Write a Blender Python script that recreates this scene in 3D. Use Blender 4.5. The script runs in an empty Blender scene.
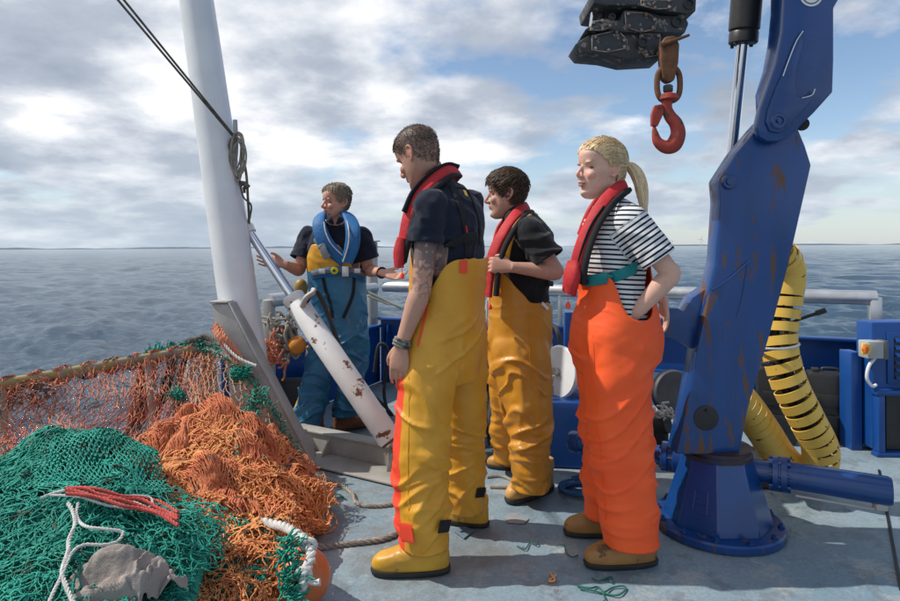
import bpy, bmesh, math, random
import numpy as np
from mathutils import Vector, Matrix
from mathutils.bvhtree import BVHTree
R = math.radians
rnd = random.Random(7)
nprng = np.random.RandomState(11)
scene = bpy.context.scene
COL = scene.collection

# ------------------------------------------------------------------ camera
CAM_H = 1.3
FPX = 600.0
ROLL = R(-0.32)
cam_d = bpy.data.cameras.new('camera'); cam = bpy.data.objects.new('camera', cam_d); COL.objects.link(cam)
cam_d.lens = 24; cam_d.sensor_width = 36; cam_d.sensor_fit = 'HORIZONTAL'
cam_d.shift_y = -53.5/900.0
cam_d.clip_start = 0.05; cam_d.clip_end = 40000
cam.location = (0, 0, CAM_H)
cam.rotation_mode = 'XYZ'
cam.rotation_euler = (R(90), -ROLL, 0)
scene.camera = cam

# ------------------------------------------------------------------ world
SUN_EL, SUN_AZ = 50.0, -86.0      # azimuth from +Y, clockwise; sun stands to the left of the frame
sun_dir = Vector((math.sin(R(SUN_AZ))*math.cos(R(SUN_EL)), math.cos(R(SUN_AZ))*math.cos(R(SUN_EL)), math.sin(R(SUN_EL))))
world = bpy.data.worlds.new("World"); scene.world = world; world.use_nodes = True
def build_world():
    nt = world.node_tree; nt.nodes.clear(); N = nt.nodes.new; L = nt.links.new
    out = N('ShaderNodeOutputWorld'); bg = N('ShaderNodeBackground'); bg.inputs['Strength'].default_value = 0.125
    sky = N('ShaderNodeTexSky'); sky.sky_type = 'NISHITA'; sky.sun_disc = False
    sky.sun_elevation = R(SUN_EL); sky.sun_rotation = R(SUN_AZ); sky.air_density = 1.0; sky.dust_density = 0.4; sky.ozone_density = 1.6
    tc = N('ShaderNodeTexCoord'); sp = N('ShaderNodeSeparateXYZ'); L(tc.outputs['Generated'], sp.inputs[0])
    def math_(op, a, b=None, c=None, clamp=False):
        n = N('ShaderNodeMath'); n.operation = op; n.use_clamp = clamp
        for i, v in enumerate((a, b, c)):
            if v is None: continue
            if isinstance(v, (int, float)): n.inputs[i].default_value = v
            else: L(v, n.inputs[i])
        return n.outputs[0]
    zc = math_('MAXIMUM', sp.outputs['Z'], 0.0)
    den = math_('ADD', zc, 0.24)
    px = math_('DIVIDE', sp.outputs['X'], den); py = math_('DIVIDE', sp.outputs['Y'], den)
    cb = N('ShaderNodeCombineXYZ'); L(px, cb.inputs[0]); L(py, cb.inputs[1]); cb.inputs[2].default_value = 3.7
    def noise(scale, detail, rough, off, dist=0.0):
        mp = N('ShaderNodeMapping'); mp.inputs['Location'].default_value = off; L(cb.outputs[0], mp.inputs[0])
        n = N('ShaderNodeTexNoise'); n.inputs['Scale'].default_value = scale; n.inputs['Detail'].default_value = detail
        n.inputs['Roughness'].default_value = rough; n.inputs['Distortion'].default_value = dist
        L(mp.outputs[0], n.inputs['Vector']); return n.outputs['Fac']
    def ramp(f, stops):
        r = N('ShaderNodeValToRGB'); L(f, r.inputs[0])
        while len(r.color_ramp.elements) < len(stops): r.color_ramp.elements.new(0.5)
        for e, (p, c) in zip(r.color_ramp.elements, stops): e.position = p; e.color = (c[0], c[1], c[2], 1)
        return r.outputs[0]
    n1 = noise(1.5, 10, 0.53, (4.3, 1.1, 0), 0.05)
    # a bit more open sky towards the right and the zenith side, as the photograph shows
    bias = math_('MULTIPLY', sp.outputs['X'], -0.11)
    biasz = math_('MULTIPLY', sp.outputs['Z'], -0.06)
    cov_in = math_('ADD', math_('ADD', n1, bias), math_('ADD', biasz, 0.07))
    cov = ramp(cov_in, [(0.445, (0, 0, 0)), (0.49, (.55, .55, .55)), (0.54, (1, 1, 1))])
    n2 = noise(2.6, 10, 0.54, (9.3, 4.1, 2), 0.05)
    n3 = noise(0.8, 3, 0.5, (5.0, -7.0, 1))
    shade = math_('ADD', math_('MULTIPLY', n2, 0.65), math_('MULTIPLY', n3, 0.45))
    cc = ramp(shade, [(0.42, (2.6, 3.0, 3.7)), (0.51, (3.5, 3.9, 4.6)), (0.58, (5.2, 5.5, 6.0)), (0.67, (7.8, 7.8, 7.9))])
    # paler, bluish near the horizon (distance)
    hz = ramp(sp.outputs['Z'], [(0.0, (1, 1, 1)), (0.17, (0, 0, 0))])
    mx = N('ShaderNodeMix'); mx.data_type = 'RGBA'; L(cov, mx.inputs['Factor']); L(sky.outputs[0], mx.inputs['A']); L(cc, mx.inputs['B'])
    mh = N('ShaderNodeMix'); mh.data_type = 'RGBA'
    L(math_('MULTIPLY', hz, 0.66), mh.inputs['Factor']); L(mx.outputs['Result'], mh.inputs['A']); mh.inputs['B'].default_value = (3.9, 4.6, 5.3, 1)
    L(mh.outputs['Result'], bg.inputs['Color']); L(bg.outputs[0], out.inputs[0])
build_world()
sun_d = bpy.data.lights.new('sun', 'SUN'); sun_d.energy = 3.6; sun_d.angle = R(0.6); sun_d.color = (1.0, 0.95, 0.87)
sun = bpy.data.objects.new('sun', sun_d); COL.objects.link(sun)
sun.rotation_euler = sun_dir.to_track_quat('Z', 'Y').to_euler(); sun.location = (-6, 0, 8)
scene.view_settings.view_transform = 'Standard'; scene.view_settings.look = 'None'
scene.view_settings.exposure = 0.20; scene.view_settings.gamma = 1.0; scene.view_settings.use_curve_mapping = False

# ------------------------------------------------------------------ helpers
def W(px, py, D):
    """point seen at photograph pixel px,py at distance D in front of the camera (metres)"""
    dx, dy = px-450.0, 247.0-py
    c, s = math.cos(ROLL), math.sin(ROLL)
    x = dx*c - dy*s; z = dx*s + dy*c
    return Vector((x/FPX*D, D, CAM_H+z/FPX*D))
def G(px, py, z=0.0):
    """point on the horizontal plane z seen at px,py"""
    p = W(px, py, 1.0); k = (z-CAM_H)/(p.z-CAM_H); return W(px, py, k)

def vhash(ix, iy, iz, seed):
    h = (ix.astype(np.int64)*374761393 + iy.astype(np.int64)*668265263 + iz.astype(np.int64)*2147483647 + seed*1274126177) & 0xFFFFFFFF
    h = ((h ^ (h >> 13))*1274126177) & 0xFFFFFFFF
    h = ((h ^ (h >> 16))*2246822519) & 0xFFFFFFFF
    h = h ^ (h >> 15)
    return (h & 0xFFFFFF)/float(0xFFFFFF)*2-1
def vnoise(P, seed=0):
    P = np.asarray(P, float); F = np.floor(P); f = P-F; f = f*f*f*(f*(f*6-15)+10); I = F.astype(np.int64)
    r = 0
    for dx in (0, 1):
        wx = f[:, 0] if dx else 1-f[:, 0]
        for dy in (0, 1):
            wy = f[:, 1] if dy else 1-f[:, 1]
            for dz in (0, 1):
                wz = f[:, 2] if dz else 1-f[:, 2]
                r = r + wx*wy*wz*vhash(I[:, 0]+dx, I[:, 1]+dy, I[:, 2]+dz, seed)
    return r
def fbm(P, seed=0, oct=3):
    r = 0; a = 1.0; P = np.asarray(P, float)
    for i in range(oct): r = r + a*vnoise(P, seed+i*17); P = P*2.03; a *= .5
    return r
def cr(pts, n):
    """Catmull-Rom resample of an array of rows (any width) to n rows"""
    A = np.array([list(p) for p in pts], float); m = len(A)
    if m == 2: t = np.linspace(0, 1, n)[:, None]; return A[0]*(1-t)+A[1]*t
    E = np.vstack([2*A[0]-A[1], A, 2*A[-1]-A[-2]])
    u = np.linspace(0, m-1, n); i = np.minimum(u.astype(int), m-2); t = (u-i)[:, None]
    a, b, c, d = E[i], E[i+1], E[i+2], E[i+3]
    return .5*((2*b)+(c-a)*t+(2*a-5*b+4*c-d)*t*t+(3*b-a-3*c+d)*t*t*t)

class MB:
    def __init__(s): s.v = []; s.f = []; s.n = 0
    def add(s, V, F):
        V = np.asarray(V, float).reshape(-1, 3); s.v.append(V)
        n = s.n; s.f.extend([tuple(int(i)+n for i in f) for f in F]); s.n += len(V); return s
    def verts(s): return np.vstack(s.v) if s.v else np.zeros((0, 3))
    def box(s, c, size, rot=None, bevel=0.0):
        c = np.array(c, float); h = np.array(size, float)/2
        if bevel <= 0:
            P = np.array([[x, y, z] for x in (-1, 1) for y in (-1, 1) for z in (-1, 1)])*h
            F = [(0, 1, 3, 2), (4, 6, 7, 5), (0, 4, 5, 1), (2, 3, 7, 6), (0, 2, 6, 4), (1, 5, 7, 3)]
        else:
            b = min(bevel, h.min()*.95); bm = bmesh.new(); bmesh.ops.create_cube(bm, size=1)
            for v in bm.verts: v.co = Vector((v.co.x*2*h[0], v.co.y*2*h[1], v.co.z*2*h[2]))
            bmesh.ops.bevel(bm, geom=bm.edges[:], offset=b, segments=2, profile=.5, affect='EDGES')
            bm.verts.ensure_lookup_table(); P = np.array([v.co[:] for v in bm.verts]); F = [tuple(v.index for v in f.verts) for f in bm.faces]; bm.free()
        if rot is not None: P = P @ np.array(rot.to_3x3()).T
        return s.add(P+c, F)
    def beam(s, a, b, w, h, up=(0, 0, 1), bevel=0.0):
        a = Vector(a); b = Vector(b); x = (b-a); L_ = x.length; x.normalize(); z = Vector(up); y = z.cross(x).normalized(); z = x.cross(y)
        M_ = Matrix((x, y, z)).transposed(); return s.box((a+b)/2, (L_, w, h), M_, bevel)
    def rings(s, rings, closed=True, cap=True):
        rings = np.asarray(rings, float); m, k = rings.shape[:2]; F = []
        for i in range(m-1):
            for j in range(k if closed else k-1):
                a = i*k+j; b = i*k+(j+1) % k; F.append((a, b, b+k, a+k))
        V = rings.reshape(-1, 3)
        if cap and closed:
            F.append(tuple(range(k))[::-1]); F.append(tuple((m-1)*k+j for j in range(k)))
        return s.add(V, F)
    def tube(s, path, r, k=8, cap=True, n=None, flat=1.0, nrm=None):
        P = np.array([list(p) for p in path], float)
        rr = np.full(len(P), r, float) if np.isscalar(r) else np.array(r, float)
        if n: PR = cr(np.hstack([P, rr[:, None]]), n); P = PR[:, :3]; rr = PR[:, 3]
        T = np.gradient(P, axis=0); T /= np.linalg.norm(T, axis=1)[:, None]+1e-12
        u = np.cross(T[0], [0, 0, 1.0]); 
        if np.linalg.norm(u) < .1: u = np.cross(T[0], [1.0, 0, 0])
        if nrm is not None: u = np.array(nrm, float)
        rings = []; a = np.arange(k)/k*2*np.pi
        for i in range(len(P)):
            u = u-T[i]*np.dot(u, T[i]); u /= np.linalg.norm(u)+1e-12; w = np.cross(T[i], u)
            rings.append(P[i]+rr[i]*(np.cos(a)[:, None]*u*flat+np.sin(a)[:, None]*w))
        return s.rings(rings, True, cap)
    def cyl(s, a, b, r, k=16, r2=None, cap=True): return s.tube([a, b], [r, r if r2 is None else r2], k, cap)
    def lathe(s, prof, c, axis=(0, 0, 1), k=24, cap=True):
        ax = Vector(axis).normalized(); u = ax.orthogonal().normalized(); w = ax.cross(u); a = np.arange(k)/k*2*np.pi
        u, w, ax, c = map(np.array, (u, w, ax, Vector(c)))
        return s.rings([c+ax*h+r*(np.cos(a)[:, None]*u+np.sin(a)[:, None]*w) for r, h in prof], True, cap)
    def sphere(s, c, r, k=16, sc=(1, 1, 1), rot=None):
        prof = [(math.sin(t)*1, -math.cos(t)) for t in np.linspace(0.02, math.pi-.02, k//2+1)]
        a = np.arange(k)/k*2*np.pi
        P = np.array([[q*math.cos(x)*r*sc[0], q*math.sin(x)*r*sc[1], h*r*sc[2]] for q, h in prof for x in a])
        if rot is not None: P = P @ np.array(rot.to_3x3()).T
        return s.rings((P+np.array(c, float)).reshape(len(prof), k, 3))
    def prism(s, pts, thick, bevel=0.0, seg=2):
        """pts: world points of an outline on one plane (front face); extruded along thick vector, edges bevelled"""
        t = Vector(thick); bm = bmesh.new(); vs = [bm.verts.new(Vector(p)) for p in pts]; f = bm.faces.new(vs)
        r = bmesh.ops.extrude_face_region(bm, geom=[f]); nv = [g for g in r['geom'] if isinstance(g, bmesh.types.BMVert)]
        bmesh.ops.translate(bm, verts=nv, vec=t); bmesh.ops.recalc_face_normals(bm, faces=bm.faces[:])
        if bevel: bmesh.ops.bevel(bm, geom=bm.edges[:], offset=bevel, segments=seg, profile=.5, affect='EDGES', clamp_overlap=True)
        bmesh.ops.triangulate(bm, faces=[f for f in bm.faces if len(f.verts) > 4])
        bm.verts.index_update(); s.add([v.co[:] for v in bm.verts], [tuple(v.index for v in f.verts) for f in bm.faces]); bm.free(); return s
    def stack(s, levels, M_, k=28, e=2.3, n=None):
        """levels rows: z, front, back, halfwidth -> superellipse rings in a local frame"""
        A = np.array(levels, float)
        if n: A = cr(A, n)
        a = np.arange(k)/k*2*np.pi; R_ = []
        for z, f, b, w in A:
            c = np.cos(a); s_ = np.sin(a); x = np.sign(c)*np.abs(c)**(2/e); y = np.sign(s_)*np.abs(s_)**(2/e)
            mid = (f+b)/2; hl = (f-b)/2
            R_.append(np.stack([mid+x*hl, y*w, np.full(k, z)], 1))
        R_ = np.array(R_); P = R_.reshape(-1, 3) @ np.array(M_.to_3x3()).T + np.array(M_.translation)
        return s.rings(P.reshape(R_.shape))

BASE = {}
def to_mesh(name, V, F, smooth):
    me = bpy.data.meshes.new(name); me.from_pydata([tuple(v) for v in V], [], F); me.update()
    if smooth: me.shade_smooth()
    return me
def autosmooth(me, ang=35):
    me.shade_smooth()
    try: me.set_sharp_from_angle(angle=R(ang))
    except Exception: pass
def add_obj(name, me, mat, parent=None, base=None):
    """mesh given in world coordinates"""
    o = bpy.data.objects.new(name, me); COL.objects.link(o)
    b = Vector(base) if base is not None else (BASE[parent.name] if parent else Vector((0, 0, 0)))
    if b.length: me.transform(Matrix.Translation(-b))
    if parent: o.parent = parent; BASE[o.name] = b
    else: o.location = b; BASE[o.name] = b
    for m in (mat if isinstance(mat, (list, tuple)) else [mat]): me.materials.append(m)
    return o
def part(name, mb, mat, parent=None, smooth=35, base=None, label=None):
    me = to_mesh(name, mb.verts(), mb.f, False)
    bm = bmesh.new(); bm.from_mesh(me); bmesh.ops.recalc_face_normals(bm, faces=bm.faces[:]); bm.to_mesh(me); bm.free()
    if smooth: autosmooth(me, smooth)
    o = add_obj(name, me, mat, parent, base)
    if label: o['label'] = label
    return o
def thing(name, label, cat, loc, group=None):
    o = bpy.data.objects.new(name, None); COL.objects.link(o); o.location = loc; o.empty_display_size = .1
    o['label'] = label; o['category'] = cat
    if group: o['group'] = group
    BASE[o.name] = Vector(loc); return o
def tag(o, label, cat, group=None):
    o['label'] = label; o['category'] = cat
    if group: o['group'] = group
    return o
def struct(o): o['kind'] = 'structure'; return o

# ------------------------------------------------------------------ materials
MATS = {}
def pm(name, c1, c2=None, scale=4.0, rough=.5, metal=0.0, bump=0.0, bscale=60.0, wear=None, wthr=.62, wscale=6.0, detail=6, rvar=.12,
       coat=0.0, sub=0.0, spec=.5, stretch=None, wrough=.8, speck=None, sthr=.7, sscale=40., sheen=0.0, bscale2=0, bump2=0, tr=0.0):
    if name in MATS: return MATS[name]
    m = bpy.data.materials.new(name); m.use_nodes = True; nt = m.node_tree; N = nt.nodes.new; L = nt.links.new
    b = nt.nodes['Principled BSDF']; c2 = c2 or tuple(x*.8 for x in c1)
    tc = N('ShaderNodeTexCoord'); vec = tc.outputs['Object']
    if stretch:
        mp = N('ShaderNodeMapping'); mp.inputs['Scale'].default_value = stretch; L(vec, mp.inputs[0]); vecs = mp.outputs[0]
    else: vecs = vec
    def nz(sc, d=detail, v=None, r=.55):
        n = N('ShaderNodeTexNoise'); n.inputs['Scale'].default_value = sc; n.inputs['Detail'].default_value = d; n.inputs['Roughness'].default_value = r
        L(v or vecs, n.inputs['Vector']); return n.outputs['Fac']
    def rmp(f, p0, p1):
        r = N('ShaderNodeMapRange'); r.inputs[1].default_value = p0; r.inputs[2].default_value = p1; r.interpolation_type = 'SMOOTHSTEP'; L(f, r.inputs[0]); return r.outputs[0]
    def mix(f, a, c):
        x = N('ShaderNodeMix'); x.data_type = 'RGBA'; L(f, x.inputs['Factor'])
        for k_, v in (('A', a), ('B', c)):
            if isinstance(v, tuple): x.inputs[k_].default_value = (*v, 1)
            else: L(v, x.inputs[k_])
        return x.outputs['Result']
    n1 = nz(scale); col = mix(rmp(n1, .3, .7), c1, c2)
    ro = N('ShaderNodeMath'); ro.operation = 'MULTIPLY_ADD'; L(nz(scale*2.7), ro.inputs[0]); ro.inputs[1].default_value = rvar*2; ro.inputs[2].default_value = max(0.02, rough-rvar); ro = ro.outputs[0]
    if wear:
        wm = rmp(nz(wscale, 10, r=.65), wthr, wthr+.04); col = mix(wm, col, wear)
        q = N('ShaderNodeMix'); L(wm, q.inputs['Factor']); L(ro, q.inputs['A']); q.inputs['B'].default_value = wrough; ro = q.outputs['Result']
        if metal:
            q2 = N('ShaderNodeMix'); L(wm, q2.inputs['Factor']); q2.inputs['A'].default_value = metal; q2.inputs['B'].default_value = 0; L(q2.outputs['Result'], b.inputs['Metallic'])
    if speck:
        sm = rmp(nz(sscale, 4, vec), sthr, sthr+.03); col = mix(sm, col, speck)
    L(col, b.inputs['Base Color']); L(ro, b.inputs['Roughness'])
    if not (wear and metal): b.inputs['Metallic'].default_value = metal
    b.inputs['Specular IOR Level'].default_value = spec
    if coat: b.inputs['Coat Weight'].default_value = coat; b.inputs['Coat Roughness'].default_value = .15
    if sub: b.inputs['Subsurface Weight'].default_value = sub; b.inputs['Subsurface Radius'].default_value = (.012, .004, .002); b.inputs['Subsurface Scale'].default_value = 1.0
    if sheen: b.inputs['Sheen Weight'].default_value = sheen
    last = None
    for bs, bd in ((bscale, bump), (bscale2, bump2)):
        if bd:
            bp = N('ShaderNodeBump'); bp.inputs['Strength'].default_value = 1.0; bp.inputs['Distance'].default_value = bd; L(nz(bs, 8), bp.inputs['Height'])
            if last: L(last, bp.inputs['Normal'])
            last = bp.outputs[0]
    if last: L(last, b.inputs['Normal'])
    MATS[name] = m; m['nodes_col'] = 0
    return m
blue = pm('blue_paint', (.006, .055, .225), (.005, .042, .17), 3, .3, 0, .0006, 25, wear=(.09, .045, .035), wthr=.72, wscale=7, coat=.3)
blue2 = pm('blue_bulwark_paint', (.006, .062, .26), (.005, .048, .20), 2, .38, 0, .001, 12, wear=(.05, .06, .1), wthr=.7, wscale=9)
blue_rusty = pm('blue_paint_rust_streaked', (.006, .055, .225), (.005, .042, .17), 3, .32, 0, .0006, 25, wear=(.12, .06, .035), wthr=.565, wscale=7, stretch=(2.5, 2.5, .5), coat=.25)
white_p = pm('white_paint', (.78, .79, .80), (.70, .71, .72), 5, .35, 0, .0004, 30, wear=(.34, .17, .08), wthr=.70, wscale=17, coat=.2)
white_rust = pm('white_paint_rusty', (.76, .76, .75), (.68, .67, .64), 6, .42, 0, .0006, 30, wear=(.17, .06, .022), wthr=.595, wscale=8)
alu = pm('aluminium', (.62, .63, .64), (.5, .5, .5), 9, .42, .75, .0005, 60)
alu_dull = pm('dull_aluminium', (.46, .46, .44), (.36, .35, .33), 7, .6, .25, .0008, 50, wear=(.25, .2, .15), wthr=.66)
chrome = pm('chrome', (.75, .76, .78), (.7, .7, .72), 5, .1, 1.0, 0, rvar=.03)
black = pm('black_plastic', (.012, .012, .013), (.02, .02, .022), 8, .45, 0, .0006, 60)
rubber = pm('black_rubber', (.015, .015, .016), (.03, .03, .03), 12, .6, 0, .0005, 70)
rustm = pm('rust_brown', (.20, .085, .035), (.10, .045, .025), 22, .75, .2, .0012, 60)
black_worn = pm('worn_black_steel', (.035, .038, .042), (.06, .062, .065), 10, .5, .3, .0012, 40, wear=(.24, .19, .16), wthr=.575, wscale=30)
worn_edge = pm('bare_worn_edge', (.38, .34, .31), (.16, .09, .06), 30, .7, .2, .001, 60)
red_hook = pm('red_hook_paint', (.42, .05, .03), (.25, .03, .02), 12, .5, .1, .001, 50, wear=(.13, .05, .03), wthr=.56, wscale=14)
yellow_pl = pm('yellow_plastic', (.78, .50, .09), (.72, .44, .07), 6, .38, 0, .0003, 30, speck=(.1, .08, .05), sthr=.66, sscale=28)
steel_grey = pm('grey_painted_steel', (.40, .39, .36), (.30, .28, .25), 4, .6, .1, .001, 30, wear=(.18, .11, .06), wthr=.63, wscale=5)
rope_w = pm('white_rope_fibre', (.68, .67, .64), (.5, .48, .45), 30, .85, 0, .002, 200)
rope_g = pm('grey_rope_fibre', (.36, .33, .28), (.22, .20, .17), 30, .9, 0, .002, 180)
rope_y = pm('pale_hose', (.45, .44, .36), (.3, .31, .25), 10, .6)
rope_d = pm('dark_rope_fibre', (.07, .065, .06), (.16, .14, .12), 25, .9, 0, .002, 160)
rope_r = pm('red_rope_fibre', (.58, .09, .07), (.42, .06, .05), 30, .8, 0, .002, 160)
rope_b = pm('blue_rope_fibre', (.02, .09, .22), (.012, .05, .13), 30, .8, 0, .002, 160)
net_g = pm('green_twine', (.010, .25, .18), (.016, .36, .27), 6, .7, 0, .001, 250, speck=(.03, .09, .065), sthr=.6, sscale=14, tr=0)
net_g_dark = pm('dark_green_twine', (.012, .10, .075), (.02, .14, .10), 6, .8, 0, .001, 250)
net_o = pm('orange_twine', (.70, .21, .095), (.76, .29, .12), 5, .75, 0, .001, 250, speck=(.30, .12, .07), sthr=.6, sscale=10)
net_o2 = pm('pale_orange_twine', (.80, .36, .13), (.74, .28, .10), 5, .75, 0, .001, 250, speck=(.33, .17, .08), sthr=.62, sscale=12)
net_r = pm('faded_red_twine', (.55, .16, .09), (.66, .27, .15), 5, .8, 0, .001, 250, speck=(.22, .13, .1), sthr=.58, sscale=10)
buoy_o = pm('orange_float_plastic', (.62, .17, .05), (.55, .13, .04), 6, .45, 0, .0005, 40, speck=(.3, .12, .06), sthr=.68, sscale=30)
buoy_y = pm('amber_float_plastic', (.68, .27, .03), (.6, .2, .025), 6, .4, 0)
# ------------------------------------------------------------------ the setting
SEA_Z = -1.55
def build_sea():
    wedge = np.linspace(R(44), R(136), 520); rest = np.linspace(R(138), R(402), 130)[1:-1]
    ang = np.concatenate([wedge, rest]); na = len(ang)
    rr = np.concatenate([2.6*np.exp(np.linspace(0, math.log(450/2.6), 560)), 450*np.exp(np.linspace(0, math.log(16000/450), 90))[1:]]); nr = len(rr)
    A, Rr = np.meshgrid(ang, rr); X = np.cos(A)*Rr; Y = np.sin(A)*Rr; Z = np.zeros_like(X)
    step = np.gradient(rr)[:, None]*np.ones_like(Rr); rs = np.random.RandomState(5)
    for i in range(110):
        lam = 0.32*(40**(rs.rand()**1.15)); th = R(215)+rs.randn()*.65; k = 2*np.pi/lam
        amp = .0066*lam**.62*(0.6+.8*rs.rand()); fade = np.clip(lam/(step*1.7)-1, 0, 1)
        ph = (X*math.cos(th)+Y*math.sin(th))*k+rs.rand()*7
        Z += amp*fade*(np.sin(ph)+.25*np.sin(2*ph+.6))
    Z *= (0.75+.25*np.sin(X*.05+1)*np.sin(Y*.043)); Z += SEA_Z
    V = np.stack([X, Y, Z], -1).reshape(-1, 3)
    i, j = np.meshgrid(np.arange(nr-1), np.arange(na), indexing='ij'); a = i*na+j; b = i*na+(j+1) % na
    F = np.stack([a, b, b+na, a+na], -1).reshape(-1, 4)
    me = bpy.data.meshes.new('sea'); me.vertices.add(len(V)); me.vertices.foreach_set('co', V.ravel())
    me.loops.add(F.size); me.loops.foreach_set('vertex_index', F.ravel()); me.polygons.add(len(F))
    me.polygons.foreach_set('loop_start', np.arange(len(F))*4); me.update(calc_edges=True); me.validate(); me.shade_smooth()
    m = bpy.data.materials.new('sea_water'); m.use_nodes = True; nt = m.node_tree; N = nt.nodes.new; L = nt.links.new
    p = nt.nodes['Principled BSDF']; p.inputs['Base Color'].default_value = (.020, .058, .100, 1); p.inputs['Roughness'].default_value = .11; p.inputs['IOR'].default_value = 1.333
    g = N('ShaderNodeNewGeometry'); mp = N('ShaderNodeMapping'); mp.inputs['Scale'].default_value = (1, 1.6, 1); mp.inputs['Rotation'].default_value = (0, 0, R(35)); L(g.outputs['Position'], mp.inputs[0])
    last = None
    for sc, dist, det in ((.8, .16, 9), (3.6, .055, 7), (14, .012, 4)):
        n = N('ShaderNodeTexNoise'); n.inputs['Scale'].default_value = sc; n.inputs['Detail'].default_value = det; n.inputs['Roughness'].default_value = .62; n.inputs['Distortion'].default_value = .4; L(mp.outputs[0], n.inputs['Vector'])
        b = N('ShaderNodeBump'); b.inputs['Distance'].default_value = dist; b.inputs['Strength'].default_value = 1; L(n.outputs['Fac'], b.inputs['Height'])
        if last: L(last, b.inputs['Normal'])
        last = b.outputs[0]
    L(last, p.inputs['Normal'])
    struct(add_obj('sea', me, m))
build_sea()

def build_coast(name, x0, x1, dist, hmax, seed):
    xs = np.linspace(x0, x1, 160); h = hmax*(.45+.35*fbm(np.stack([xs*.0015, xs*0, xs*0+seed], 1), seed, 4))
    t = np.minimum(np.arange(160), np.arange(160)[::-1])/14.0; h *= np.clip(t, 0.03, 1); h = np.maximum(h, 1.0)
    mb = MB(); rings = []
    for x, hh in zip(xs, h): rings.append([(x, dist-80, SEA_Z-1), (x, dist, SEA_Z+hh*.8), (x, dist+220, SEA_Z+hh), (x, dist+900, SEA_Z-1)])
    mb.rings(rings, closed=False, cap=False)
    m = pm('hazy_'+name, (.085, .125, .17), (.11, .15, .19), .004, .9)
    struct(part(name, mb, m, smooth=60))
build_coast('distant_shore', -9500, 1500, 9000, 44, 3)
build_coast('distant_hills', 1300, 12000, 8200, 40, 9)

turb_m = pm('pale_turbine_paint', (.7, .72, .74), None, 1, .5)
def turbine(px, D, h, rot, label):
    p = W(px, 247, D); b = Vector((p.x, D, SEA_Z)); t = thing('wind_turbine', label, 'wind turbine', b, 'wind turbines on the horizon')
    hub = b+Vector((0, -4, h)); mb = MB(); mb.cyl(b, b+Vector((0, 0, h)), 3.4, 8, 2.0); part('tower', mb, turb_m, t)
    mb = MB(); mb.box(hub+Vector((0, 2, 0)), (5, 14, 5)); part('nacelle', mb, turb_m, t)
    for k in range(3):
        a = rot+k*2*math.pi/3; d = Vector((math.cos(a), 0, math.sin(a))); s_ = Vector((-d.z, 0, d.x))
        mb = MB(); mb.prism([hub+s_*1.6+Vector((0, -6, 0)), hub+d*h*.3+s_*2.4+Vector((0, -6, 0)), hub+d*h*.62+Vector((0, -6, 0)), hub-s_*1.4+Vector((0, -6, 0))], (0, .8, 0)); part('blade', mb, turb_m, t)
turbine(701, 6500, 75, 1.2, 'pale wind turbine on the horizon beside the crane column')
turbine(672, 7600, 60, .4, 'smaller pale wind turbine on the horizon right of the woman')

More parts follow.
